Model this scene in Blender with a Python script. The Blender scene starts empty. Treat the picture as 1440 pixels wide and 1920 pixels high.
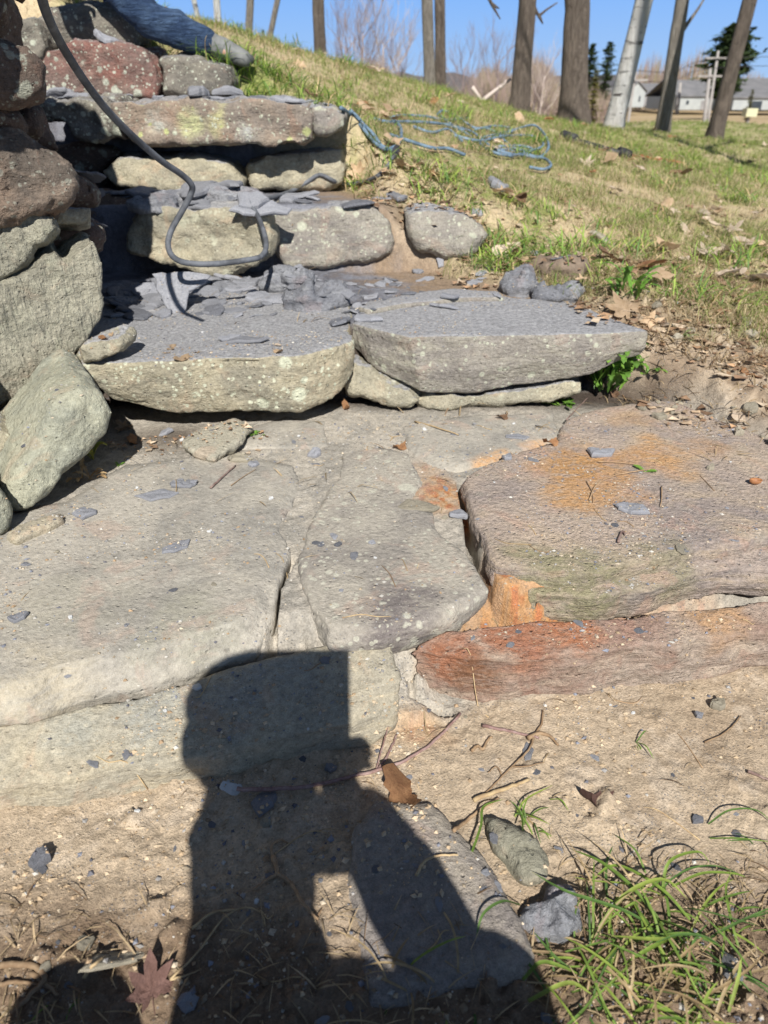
import bpy, bmesh, math, random
import numpy as np
from mathutils import Vector, Matrix, Euler

random.seed(7)
rng = np.random.default_rng(7)
sc = bpy.context.scene
col = sc.collection
R = math.radians

# ---------------------------------------------------------------- camera
PITCH = R(30.4); FPX = 1330.0; EYE = Vector((0.0, 0.0, 0.9))
cd = bpy.data.cameras.new("camera")
cam = bpy.data.objects.new("camera", cd); col.objects.link(cam)
cam.location = EYE; cam.rotation_euler = (math.pi / 2 - PITCH, 0, 0)
cd.sensor_fit = 'VERTICAL'; cd.sensor_height = 36.0; cd.sensor_width = 27.0
cd.lens = FPX / 1920.0 * 36.0
cd.clip_start = 0.005; cd.clip_end = 6000
cd.dof.use_dof = True; cd.dof.focus_distance = 1.5; cd.dof.aperture_fstop = 4.2
sc.camera = cam

# ---------------------------------------------------------------- sky, sun, exposure
SUN_DIR = Vector((-0.0617, 0.7522, -0.6941)).normalized()      # the way the light travels
w = bpy.data.worlds.new("World"); sc.world = w; w.use_nodes = True
wn = w.node_tree.nodes; wl = w.node_tree.links
sky = wn.new('ShaderNodeTexSky'); sky.sky_type = 'NISHITA'; sky.sun_disc = False
sky.sun_elevation = math.asin(-SUN_DIR.z)
sky.sun_rotation = math.atan2(-SUN_DIR.x, -SUN_DIR.y)
sky.altitude = 300; sky.air_density = 1.0; sky.dust_density = 0.0; sky.ozone_density = 1.5
bg = wn.get('Background') or wn.new('ShaderNodeBackground')
bg.inputs['Strength'].default_value = 0.05
hsv = wn.new('ShaderNodeHueSaturation'); hsv.inputs['Saturation'].default_value = .85
wl.new(sky.outputs[0], hsv.inputs['Color'])
tcw = wn.new('ShaderNodeTexCoord'); sxyz = wn.new('ShaderNodeSeparateXYZ'); wl.new(tcw.outputs['Generated'], sxyz.inputs[0])
rmp = wn.new('ShaderNodeValToRGB'); SKS = 1 / (.05 * 1.366)
rmp.color_ramp.elements[0].position = 0.0; rmp.color_ramp.elements[0].color = (.42 * SKS / 20, .62 * SKS / 20, .90 * SKS / 20, 1)
rmp.color_ramp.elements[1].position = .11; rmp.color_ramp.elements[1].color = (.225 * SKS / 20, .475 * SKS / 20, .98 * SKS / 20, 1)
wl.new(sxyz.outputs[2], rmp.inputs[0])
mul = wn.new('ShaderNodeVectorMath'); mul.operation = 'SCALE'; mul.inputs['Scale'].default_value = 20; wl.new(rmp.outputs[0], mul.inputs[0])
mrg = wn.new('ShaderNodeMapRange'); mrg.inputs[1].default_value = .10; mrg.inputs[2].default_value = .32; wl.new(sxyz.outputs[2], mrg.inputs[0])
mxw = wn.new('ShaderNodeMix'); mxw.data_type = 'RGBA'; wl.new(mrg.outputs[0], mxw.inputs[0]); wl.new(mul.outputs[0], mxw.inputs[6]); wl.new(hsv.outputs[0], mxw.inputs[7]); wl.new(mxw.outputs[2], bg.inputs[0])
sl = bpy.data.lights.new("sun", 'SUN'); sl.energy = 5.0; sl.angle = R(0.5); sl.color = (1.0, 0.96, 0.89)
so = bpy.data.objects.new("sun", sl); col.objects.link(so)
so.rotation_euler = SUN_DIR.to_track_quat('-Z', 'Y').to_euler(); so.location = (0, -5, 8)
sc.view_settings.view_transform = 'Standard'; sc.view_settings.look = 'None'
sc.view_settings.exposure = 0.45; sc.view_settings.gamma = 1.0
sc.render.film_transparent = False

# ---------------------------------------------------------------- measuring helpers
CP, SP = math.cos(PITCH), math.sin(PITCH)
def ray(px, py):
    a = (px - 720) / FPX; b = (960 - py) / FPX
    return Vector((a, CP + b * SP, -SP + b * CP))
def PZ(px, py, z=0.0):
    r = ray(px, py); return EYE + r * ((z - EYE.z) / r.z)
def PY(px, py, Y):
    r = ray(px, py); return EYE + r * (Y / r.y)
def PN(px, py, p0, n):
    r = ray(px, py); return EYE + r * ((Vector(p0) - EYE).dot(n) / r.dot(n))

def sst(a, b, x):
    t = np.clip((x - a) / (b - a), 0, 1); return t * t * (3 - 2 * t)

def _h(ix, iy, iz, seed):
    n = (ix.astype(np.int64) * 374761393 + iy.astype(np.int64) * 668265263 + iz.astype(np.int64) * 2147483647 + seed * 144665) & 0xffffffff
    n = ((n ^ (n >> 13)) * 1274126177) & 0xffffffff
    n = ((n ^ (n >> 15)) * 2246822519) & 0xffffffff
    n = n ^ (n >> 16)
    return (n & 0xffff) / 32767.5 - 1.0
def vnoise(p, seed=0):
    f = np.floor(p); t = p - f; t = t * t * t * (t * (t * 6 - 15) + 10)
    x, y, z = f[:, 0].astype(np.int64), f[:, 1].astype(np.int64), f[:, 2].astype(np.int64)
    a, b, c = t[:, 0], t[:, 1], t[:, 2]
    def L(u, v, k): return u + (v - u) * k
    x0 = L(_h(x, y, z, seed), _h(x + 1, y, z, seed), a); x1 = L(_h(x, y + 1, z, seed), _h(x + 1, y + 1, z, seed), a)
    x2 = L(_h(x, y, z + 1, seed), _h(x + 1, y, z + 1, seed), a); x3 = L(_h(x, y + 1, z + 1, seed), _h(x + 1, y + 1, z + 1, seed), a)
    return L(L(x0, x1, b), L(x2, x3, b), c)
def fbm(p, scale, octv=4, seed=0, gain=0.5, ridge=False):
    p = np.asarray(p, float) * np.asarray(scale, float); o = np.zeros(len(p)); a = 1.0; s = 0
    for i in range(octv):
        v = vnoise(p + 17.3 * i, seed + i * 7)
        o += a * ((1 - 2 * np.abs(v)) if ridge else v); s += a; a *= gain; p = p * 2.03
    return o / s
def fbm2(x, y, scale, octv=4, seed=0, gain=0.5, ridge=False):
    return fbm(np.stack([x.ravel(), y.ravel(), np.zeros(x.size)], 1), scale, octv, seed, gain, ridge).reshape(x.shape)

# ---------------------------------------------------------------- object helpers
def mesh_np(name, V, Fa, smooth=True):
    V = np.asarray(V, np.float32); me = bpy.data.meshes.new(name)
    groups = Fa if isinstance(Fa, list) else [Fa]
    groups = [np.asarray(g, np.int32) for g in groups if len(g)]
    me.vertices.add(len(V)); me.vertices.foreach_set('co', V.ravel())
    idx = np.concatenate([g.ravel() for g in groups]); tot = np.concatenate([np.full(len(g), g.shape[1], np.int32) for g in groups])
    st = np.concatenate([[0], np.cumsum(tot)[:-1]]).astype(np.int32)
    me.loops.add(len(idx)); me.loops.foreach_set('vertex_index', idx)
    me.polygons.add(len(tot)); me.polygons.foreach_set('loop_start', st); me.polygons.foreach_set('loop_total', tot)
    me.polygons.foreach_set('use_smooth', np.full(len(tot), smooth))
    me.update(calc_edges=True); me.validate(); return me
def tag(o, label=None, cat=None, group=None, kind=None):
    if label: o['label'] = label
    if cat: o['category'] = cat
    if group: o['group'] = group
    if kind: o['kind'] = kind
    return o
def empty(name, loc, label, cat, group=None):
    o = bpy.data.objects.new(name, None); col.objects.link(o); o.location = loc; o.empty_display_size = .1
    o.matrix_world = Matrix.Translation(loc)
    return tag(o, label, cat, group)
def link(name, me, mat, parent=None, loc=(0, 0, 0)):
    o = bpy.data.objects.new(name, me)
    if mat is not None and not me.materials: me.materials.append(mat)
    col.objects.link(o); o.location = loc
    if parent is not None: o.parent = parent; 
    return o
def emit(name, V, Fa, mat, parent=None, smooth=True, colors=None):
    """world-space geometry -> object whose origin is its base (or, for a part, its thing's)."""
    V = np.asarray(V, float)
    if parent is None:
        base = np.array([(V[:, 0].min() + V[:, 0].max()) / 2, (V[:, 1].min() + V[:, 1].max()) / 2, V[:, 2].min()]); off = base
        loc = tuple(base)
    else:
        off = np.array(wloc(parent)); loc = (0, 0, 0)
    me = mesh_np(name, V - off, Fa, smooth)
    if colors is not None:
        at = me.attributes.new('tint', 'FLOAT_COLOR', 'POINT')
        c = np.ones((len(V), 4), np.float32); c[:, :3] = colors; at.data.foreach_set('color', c.ravel())
    return link(name, me, mat, parent, loc)
def wloc(o):
    v = Vector(o.location)
    while o.parent is not None: o = o.parent; v = v + Vector(o.location)
    return v
class MB:
    def __init__(s): s.V = []; s.Q = []; s.T = []; s.n = 0; s.C = []
    def add(s, V, Q=None, T=None, c=None):
        V = np.asarray(V, float)
        if Q is not None and len(Q): s.Q.append(np.asarray(Q) + s.n)
        if T is not None and len(T): s.T.append(np.asarray(T) + s.n)
        s.V.append(V); s.n += len(V)
        if c is not None: s.C.append(np.tile(np.asarray(c, float), (len(V), 1)) if np.ndim(c) == 1 else c)
    def tube(s, pts, rad, seg=8, sub=1, cap=True, c=None):
        V, Q, T = tube(pts, rad, seg, sub, cap); s.add(V, Q, T, c)
    def box(s, lo, hi, c=None):
        x0, y0, z0 = lo; x1, y1, z1 = hi
        V = [(x0,y0,z0),(x1,y0,z0),(x1,y1,z0),(x0,y1,z0),(x0,y0,z1),(x1,y0,z1),(x1,y1,z1),(x0,y1,z1)]
        s.add(V, [(0,3,2,1),(4,5,6,7),(0,1,5,4),(1,2,6,5),(2,3,7,6),(3,0,4,7)], None, c)
    def build(s, name, mat, parent=None, smooth=True):
        fa = []
        if s.Q: fa.append(np.concatenate(s.Q))
        if s.T: fa.append(np.concatenate(s.T))
        return emit(name, np.concatenate(s.V), fa, mat, parent, smooth, np.concatenate(s.C) if s.C else None)
def catmull(P, sub):
    P = [np.asarray(p, float) for p in P]
    if sub <= 1 or len(P) < 3: return np.array(P)
    Q = [2 * P[0] - P[1]] + P + [2 * P[-1] - P[-2]]; out = []
    for i in range(1, len(Q) - 2):
        for k in range(sub):
            t = k / sub
            out.append(0.5 * ((2 * Q[i]) + (-Q[i-1] + Q[i+1]) * t + (2*Q[i-1] - 5*Q[i] + 4*Q[i+1] - Q[i+2]) * t*t + (-Q[i-1] + 3*Q[i] - 3*Q[i+1] + Q[i+2]) * t**3))
    out.append(P[-1]); return np.array(out)
def tube(pts, rad, seg=8, sub=1, cap=True):
    n0 = len(pts); P = catmull(pts, sub); n = len(P)
    rad = np.full(n0, rad) if np.isscalar(rad) else np.asarray(rad, float); rad = np.interp(np.linspace(0, 1, n), np.linspace(0, 1, len(rad)), rad)
    T = np.gradient(P, axis=0); T /= np.linalg.norm(T, axis=1)[:, None] + 1e-12
    u = np.cross(T[0], [0, 0, 1.0]); 
    if np.linalg.norm(u) < .1: u = np.cross(T[0], [1.0, 0, 0])
    u /= np.linalg.norm(u); V = np.zeros((n, seg, 3)); an = np.arange(seg) * 2 * math.pi / seg
    for i in range(n):
        u = u - T[i] * u.dot(T[i]); u /= np.linalg.norm(u) + 1e-12; v = np.cross(T[i], u)
        V[i] = P[i] + rad[i] * (np.cos(an)[:, None] * u + np.sin(an)[:, None] * v)
    i, j = np.meshgrid(np.arange(n - 1), np.arange(seg), indexing='ij'); j2 = (j + 1) % seg
    Q = np.stack([i*seg + j, i*seg + j2, (i+1)*seg + j2, (i+1)*seg + j], -1).reshape(-1, 4)
    V = V.reshape(-1, 3); T3 = []
    if cap:
        V = np.concatenate([V, [P[0]], [P[-1]]]); a, b = n*seg, n*seg + 1
        for k in range(seg):
            T3.append((a, (k+1) % seg, k)); T3.append((b, (n-1)*seg + k, (n-1)*seg + (k+1) % seg))
    return V, Q, T3

# ---------------------------------------------------------------- materials
class NT:
    def __init__(s, name):
        s.m = bpy.data.materials.new(name); s.m.use_nodes = True; s.t = s.m.node_tree; s.t.nodes.clear()
        s.out = s.t.nodes.new('ShaderNodeOutputMaterial')
    def n(s, ty, **k):
        o = s.t.nodes.new('ShaderNode' + ty)
        for a, v in k.items(): setattr(o, a, v)
        return o
    def set(s, sock, v):
        if v is None: return
        if hasattr(v, 'node'): s.t.links.new(v, sock)
        elif isinstance(v, (tuple, list)) and len(v) == 3 and sock.type == 'RGBA': sock.default_value = (*v, 1)
        else: sock.default_value = v
    def math(s, op, a, b=None, c=None, clamp=False):
        o = s.n('Math', operation=op, use_clamp=clamp); s.set(o.inputs[0], a); s.set(o.inputs[1], b); s.set(o.inputs[2], c); return o.outputs[0]
    def mix(s, f, a, b, mode='MIX'):
        o = s.n('Mix', data_type='RGBA', blend_type=mode); s.set(o.inputs[0], f); s.set(o.inputs[6], a); s.set(o.inputs[7], b); return o.outputs[2]
    def rng(s, v, a, b, c=0., d=1.):
        o = s.n('MapRange'); o.interpolation_type = 'SMOOTHSTEP'
        s.set(o.inputs[0], v); s.set(o.inputs[1], a); s.set(o.inputs[2], b); s.set(o.inputs[3], c); s.set(o.inputs[4], d); return o.outputs[0]
    def noise(s, vec, scale, detail=4, rough=.55, dist=0.):
        o = s.n('TexNoise'); s.set(o.inputs['Vector'], vec); o.inputs['Scale'].default_value = scale; o.inputs['Detail'].default_value = detail
        o.inputs['Roughness'].default_value = rough; o.inputs['Distortion'].default_value = dist; return o.outputs[0]
    def vor(s, vec, scale, feature='F1', rnd=1.):
        o = s.n('TexVoronoi', feature=feature); s.set(o.inputs['Vector'], vec); o.inputs['Scale'].default_value = scale; o.inputs['Randomness'].default_value = rnd; return o
    def scale(s, vec, k):
        o = s.n('Mapping'); s.set(o.inputs[0], vec); o.inputs['Scale'].default_value = k; return o.outputs[0]
    def objvec(s):
        tc = s.n('TexCoord').outputs['Object']; r = s.n('ObjectInfo').outputs['Random']
        o = s.n('VectorMath', operation='ADD'); s.set(o.inputs[0], tc); s.set(o.inputs[1], s.math('MULTIPLY', r, 31.7)); return o.outputs[0]
    def bump(s, h, dist, strength=1., normal=None):
        o = s.n('Bump'); o.inputs['Strength'].default_value = strength; o.inputs['Distance'].default_value = dist
        s.set(o.inputs['Height'], h); s.set(o.inputs['Normal'], normal); return o.outputs[0]
    def fin(s, color, rough=.85, normal=None, spec=.3, metal=0., alpha=None):
        b = s.n('BsdfPrincipled'); s.set(b.inputs['Base Color'], color); s.set(b.inputs['Roughness'], rough); s.set(b.inputs['Normal'], normal)
        b.inputs['Specular IOR Level'].default_value = spec; b.inputs['Metallic'].default_value = metal
        s.t.links.new(b.outputs[0], s.out.inputs[0]); s.b = b; return s.m

def stone_mat(name, c1, c2, c3, lichen=None, lich_amt=.5, lich2=None, dust=0., dustc=(.268, .268, .280), strat=14., grain=1., bump=1., stains=(), dark=.4, axis=2, groove=0., lm=0.):
    s = NT(name); v = s.objvec(); pos = s.n('NewGeometry').outputs['Position']
    st = [3., 3., 3.]; st[axis] = strat
    n1 = s.noise(v, 5, 6, .6, .4); n2 = s.noise(s.scale(v, tuple(st)), 2.2, 6, .65, .6); n3 = s.noise(v, 90, 4, .6); n4 = s.noise(v, 420, 3, .6)
    c = s.mix(s.rng(n1, .38, .62), c1, c2)
    c = s.mix(s.math('MULTIPLY', s.rng(n2, .45, .7), .65), c, c3)
    for (p, r, cc, amt) in stains:
        d = s.n('VectorMath', operation='DISTANCE'); wv = s.n('VectorMath', operation='MULTIPLY_ADD')
        nz = s.n('TexNoise'); s.set(nz.inputs['Vector'], pos); nz.inputs['Scale'].default_value = 9; nz.inputs['Detail'].default_value = 5
        s.set(wv.inputs[0], nz.outputs['Color']); wv.inputs[1].default_value = (r * 1.6,) * 3; s.set(wv.inputs[2], pos)
        s.set(d.inputs[0], wv.outputs[0]); d.inputs[1].default_value = Vector(p) + Vector((r * .8,) * 3)
        f = s.rng(d.outputs['Value'], r, r * .35, 0, 1); f = s.math('MULTIPLY', f, s.rng(s.noise(s.scale(pos, (1, 1.6, 3)), 22, 6, .7, 1.), .34, .56, .25, amt))
        c = s.mix(f, c, cc)
    c = s.mix(s.math('MULTIPLY', s.rng(s.noise(v, 8.5, 5, .6, .8), .54, .66), .38), c, tuple(min(1., a * k_) for a, k_ in zip(c1, (1.12, .88, .82))))
    crk = s.math('ABSOLUTE', s.math('SUBTRACT', s.noise(s.scale(v, tuple(.8 + .25 * q_ for q_ in st)), 2.6, 3, .5, 1.2), .5)); crk = s.math('MULTIPLY', s.rng(crk, .006, .0), s.rng(s.noise(v, 7, 2), .5, .58))
    # darker weathered spots and pale lichen discs
    vd = s.vor(v, 34); dk = s.math('MULTIPLY', s.rng(s.math('ADD', vd.outputs[0], s.math('MULTIPLY', n3, .35)), .40, .30), s.rng(s.noise(v, 6, 3), .5, .68))
    c = s.mix(s.math('MULTIPLY', dk, dark), c, (.07, .068, .06))
    if lichen is not None:
        for sc_, th, mk in ((26, .40, .46), (60, .46, .45), (13, .40, .465)):
            vv = s.vor(v, sc_); rad = s.rng(vv.outputs['Color'], 0, 1, .3, 1.)
            f = s.rng(s.math('ADD', vv.outputs[0], s.math('MULTIPLY', n3, .30)), s.math('MULTIPLY', rad, th + .12), s.math('MULTIPLY', rad, th), 0, 1)
            f = s.math('MULTIPLY', f, s.rng(s.noise(v, 5.2 + sc_ * .07, 5, .65, .8), mk - lm, mk + .05 - lm)); f = s.math('MULTIPLY', f, lich_amt)
            c = s.mix(f, c, lichen if sc_ != 13 or lich2 is None else lich2)
    if dust:
        nz = s.n('SeparateXYZ'); s.set(nz.inputs[0], s.n('NewGeometry').outputs['Normal'])
        f = s.math('MULTIPLY', s.rng(s.math('ADD', nz.outputs[2], s.math('MULTIPLY', s.noise(v, 12, 4), .25)), .96, 1.08), dust)
        c = s.mix(f, c, s.mix(s.rng(n3, .3, .7), dustc, tuple(min(1, k * 1.25) for k in dustc)))
    g = s.rng(n3, .25, .75, 1 - .22 * grain, 1 + .18 * grain); g2 = s.rng(n4, .3, .7, 1 - .16 * grain, 1 + .16 * grain)
    c = s.mix(1., c, s.math('MULTIPLY', g, g2), 'MULTIPLY')
    sp = s.vor(v, 330); c = s.mix(s.math('MULTIPLY', s.rng(sp.outputs[0], .16, .08), .5), c, (.62, .6, .55))
    h = s.math('ADD', s.math('MULTIPLY', n3, .5), s.math('ADD', s.math('MULTIPLY', n4, .16), s.math('MULTIPLY', s.noise(s.scale(v, tuple(st)), 9, 6, .7, .5), .6)))
    if groove:
        h = s.math('ADD', h, s.math('MULTIPLY', s.noise(s.scale(v, (14, 14, 1.2)), 3.4, 5, .6, .6), groove))
    vv = s.vor(v, 48); h = s.math('SUBTRACT', h, s.math('ADD', s.math('MULTIPLY', s.rng(vv.outputs[0], .22, .0), .35), s.math('MULTIPLY', crk, .0)))
    return s.fin(c, .9, s.bump(h, .011 * bump), .25)

def simple_mat(name, c1, c2, scale=20, rough=.8, bump=.002, spec=.3, vary=0., strat=None):
    s = NT(name); v = s.objvec()
    if strat: v = s.scale(v, strat)
    n = s.noise(v, scale, 6, .65, .3); c = s.mix(s.rng(n, .35, .65), c1, c2)
    if vary:
        r = s.n('ObjectInfo').outputs['Random']; c = s.mix(1., c, s.rng(r, 0, 1, 1 - vary, 1 + vary), 'MULTIPLY')
    return s.fin(c, rough, s.bump(s.noise(v, scale * 3, 6, .7), bump) if bump else None, spec)
def tint_mat(name, rough=.7, trans=.35, spec=.25):
    s = NT(name); a = s.n('Attribute'); a.attribute_name = 'tint'
    c = a.outputs['Color']; n = s.noise(s.n('TexCoord').outputs['Object'], 60, 3)
    c = s.mix(1., c, s.rng(n, .3, .7, .8, 1.2), 'MULTIPLY'); m = s.fin(c, rough, None, spec)
    if trans:
        tr = s.n('BsdfTranslucent'); s.set(tr.inputs[0], c); mx = s.n('MixShader'); mx.inputs[0].default_value = trans
        s.t.links.new(s.b.outputs[0], mx.inputs[1]); s.t.links.new(tr.outputs[0], mx.inputs[2]); s.t.links.new(mx.outputs[0], s.out.inputs[0])
    return m
# ---------------------------------------------------------------- ground height
FRONT_A, FRONT_K = 0.80, 0.249                                    # front edge of the flag platform
def front_line(x): return FRONT_A + FRONT_K * (x + 0.654)
_ctl = [PZ(1240, 600, .22), PZ(1440, 700, .09), PZ(1440, 600, .14), (1.25, 1.9, .02), (1.6, 1.6, -.03), (1.6, .9, -.13), (2.4, 1.4, -.05),
        (1.0, 1.75, 0.), (2.5, .4, -.15), (0, -1, -.18), (-1.2, -1, -.15), (1.5, -1, -.18), (4, -2, -.2), (-4, -2, -.1), (0, -6, -.3), (6, 0, -.1),
        PY(1440, 480, 3.5), PY(1440, 330, 8), PY(1440, 275, 15), PY(1300, 430, 4.0), PY(1000, 430, 3.6), PY(1200, 540, 2.8), PY(1060, 560, 2.75),
        PY(1000, 300, 5.0), PY(830, 235, 5.6), PY(1100, 275, 6.5), PY(700, 255, 3.9), (.3, 3.28, .26), (.58, 3.2, .28), (.30, 3.80, .52), (.55, 3.65, .46), (.05, 3.8, .56), (.3, 2.8, .24),
        PY(460, 125, 4.3), PY(440, 60, 6.0), PY(470, 72, 6.5), PY(600, 116, 9.0), PY(700, 158, 11.), PY(830, 194, 12.), PY(980, 220, 12.), PY(1075, 236, 12.2),
        PY(1150, 240, 12.5), PY(1250, 228, 24), PY(1340, 254, 19.), PY(600, 190, 5.0), PY(540, 130, 5.5), (-1.0, 18, .4), (-3.5, 15, .8), (3, 22, .0), (-6, 9, 1.5), (-1.7, 4.8, 1.33),
        (-3.5, 5.5, 1.6), (-4, 3, 1.5), (-2.2, 2.5, 1.35), (12, 10, .15), (14, 25, .0), (0, 30, -.5), (-8, 25, .3), (6, 5, .15), (-1.5, 3.6, 1.25), (-4, .5, .6)]
_C = np.array([tuple(p) for p in _ctl], float)
def _U(r2): return r2 * np.log(r2 + 1e-9) * .5
def _tps():
    n = len(_C); d = ((_C[:, None, :2] - _C[None, :, :2]) ** 2).sum(-1); K = _U(d) + np.eye(n) * .15
    P = np.c_[np.ones(n), _C[:, :2]]; A = np.zeros((n + 3, n + 3)); A[:n, :n] = K; A[:n, n:] = P; A[n:, :n] = P.T
    return np.linalg.solve(A, np.r_[_C[:, 2], 0, 0, 0])
_W = _tps()
def base_h(x, y):
    sh = x.shape; x = x.ravel(); y = y.ravel()
    xc = np.clip(x, -9, 15); yc = np.clip(y, -6, 32)
    out = _W[-3] + _W[-2] * xc + _W[-1] * yc
    for i in range(len(_C)):
        out += _W[i] * _U((xc - _C[i, 0]) ** 2 + (yc - _C[i, 1]) ** 2)
    far = sst(24, 48, y) ; side = sst(9, 40, np.abs(x)) * .5
    out = out * (1 - far) + (-1.0 - 1.9 * sst(60, 190, y)) * far - side * (1 - far)
    return out.reshape(sh)
def step_right(y):       # right-hand limit of the stone steps
    return np.interp(y, [0, 1.5, 1.93, 2.26, 2.34, 2.7, 3.22, 3.30, 3.8, 4.0, 4.4, 6], [1.55, 1.3, 1.2, .98, .80, .64, .26, .03, -.02, -.12, -.72, -.9])
def masks(x, y):
    """weights of the kinds of ground at x, y"""
    wob = fbm2(x, y, 5., 3, 3) * .06
    xr = step_right(y) + wob
    plat = sst(front_line(x) + .14, front_line(x) + .24, y) * (1 - sst(xr - .05, xr + .07, x)) * (1 - sst(4.6, 4.8, y))
    return plat
TREAD = [(2.32, .0, .232), (3.28, .232, .492), (3.95, .492, .865), (4.33, .865, 1.07), (4.75, 1.07, 1.27)]
def tread_h(x, y):
    z = np.full(x.shape, -.003)
    for (yy, a, b) in TREAD: q = yy + (.16 * sst(-.12, .05, x) if a == 0 else 0.); z = z + (b - a) * sst(q - .03, q + .06, y)
    return z
_trench = []
def add_trench(pts, w, d): _trench.append((np.array([tuple(p)[:2] for p in pts]), w, d))
def trench(x, y):
    out = np.zeros(x.shape)
    for P, w_, d_ in _trench:
        m = (x > P[:, 0].min() - .1) & (x < P[:, 0].max() + .1) & (y > P[:, 1].min() - .1) & (y < P[:, 1].max() + .1)
        if not m.any(): continue
        X = np.stack([x[m], y[m]], -1); best = np.full(len(X), 9.)
        for a, b in zip(P[:-1], P[1:]):
            t = np.clip(((X - a) @ (b - a)) / ((b - a) @ (b - a)), 0, 1); best = np.minimum(best, np.linalg.norm(X - (a + t[:, None] * (b - a)), axis=1))
        o = np.zeros(x.shape); o[m] = d_ * (1 - sst(w_ * .4, w_, best)); out = np.maximum(out, o)
    return out
def ground_h(x, y, fine=True):
    x = np.asarray(x, float); y = np.asarray(y, float)
    b = base_h(x, y); pl = masks(x, y)
    fr = front_line(x)
    # bare soil in front of the platform
    soil = -.158 + .11 * sst(fr + .12, fr + .24, y)
    near = (1 - sst(fr + .2, fr + .3, y)) * (1 - sst(1.0, 1.7, x)) * sst(-2.2, -1.5, x)
    z = b * (1 - near) + soil * near
    z = z * (1 - pl) + tread_h(x, y) * pl
    cx_ = sst(-.17, -.10, x) * (1 - sst(.06, .12, x)); ramp_ = -.125 + .115 * sst(fr + .03, fr + .24, y)
    z = z * (1 - cx_) + np.where((y > fr + .01) & (y < fr + .3), np.maximum(z, ramp_), z) * cx_
    # the bank held back by the wall at the left
    wx = np.interp(y, [1.5, 2.1, 2.5, 3.0, 3.6, 4.2, 4.8], [-1.08, -1.12, -1.3, -1.62, -1.9, -2.2, -2.5]); wl_ = (1 - sst(wx - .12, wx, x)) * sst(1.2, 1.5, y + (x + 1) * .5)
    wall_top = np.interp(y, [1.0, 1.6, 2.2, 2.8, 4.0, 4.8], [.25, .55, 1.05, 1.25, 1.30, 1.36])
    z = z * (1 - wl_) + np.maximum(z, wall_top) * wl_
    if fine:
        d = np.hypot(x, y) + .2
        z = z + fbm2(x, y, 3.2, 4, 11) * (.022 + .025 * sst(3, 12, d)) * (1 - pl * .75)
        nd = 1 - sst(3.0, 5.0, d)
        clod = np.maximum(fbm2(x, y, 26., 3, 5), 0) ** 1.5 * .022 + fbm2(x, y, 75., 3, 9) * .004 + np.maximum(fbm2(x, y, 130., 2, 21), .15) * .006
        rough = .35 + 1.3 * sst(.66, .5, y) + .8 * sst(.05, .45, fbm2(x, y, 6., 3, 31)) + 1.1 * sst(.75, 1.1, x) * sst(1.6, 2.0, y) + .8 * sst(2.3, 2.6, y)
        z = z + clod * nd * (1 - pl * .8) * rough
        z = z + (fbm2(x, y, 95., 3, 41) * .003 + fbm2(x, y, 9., 3, 43) * .005) * pl * nd
        z = z - trench(x, y)
    return z

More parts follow.
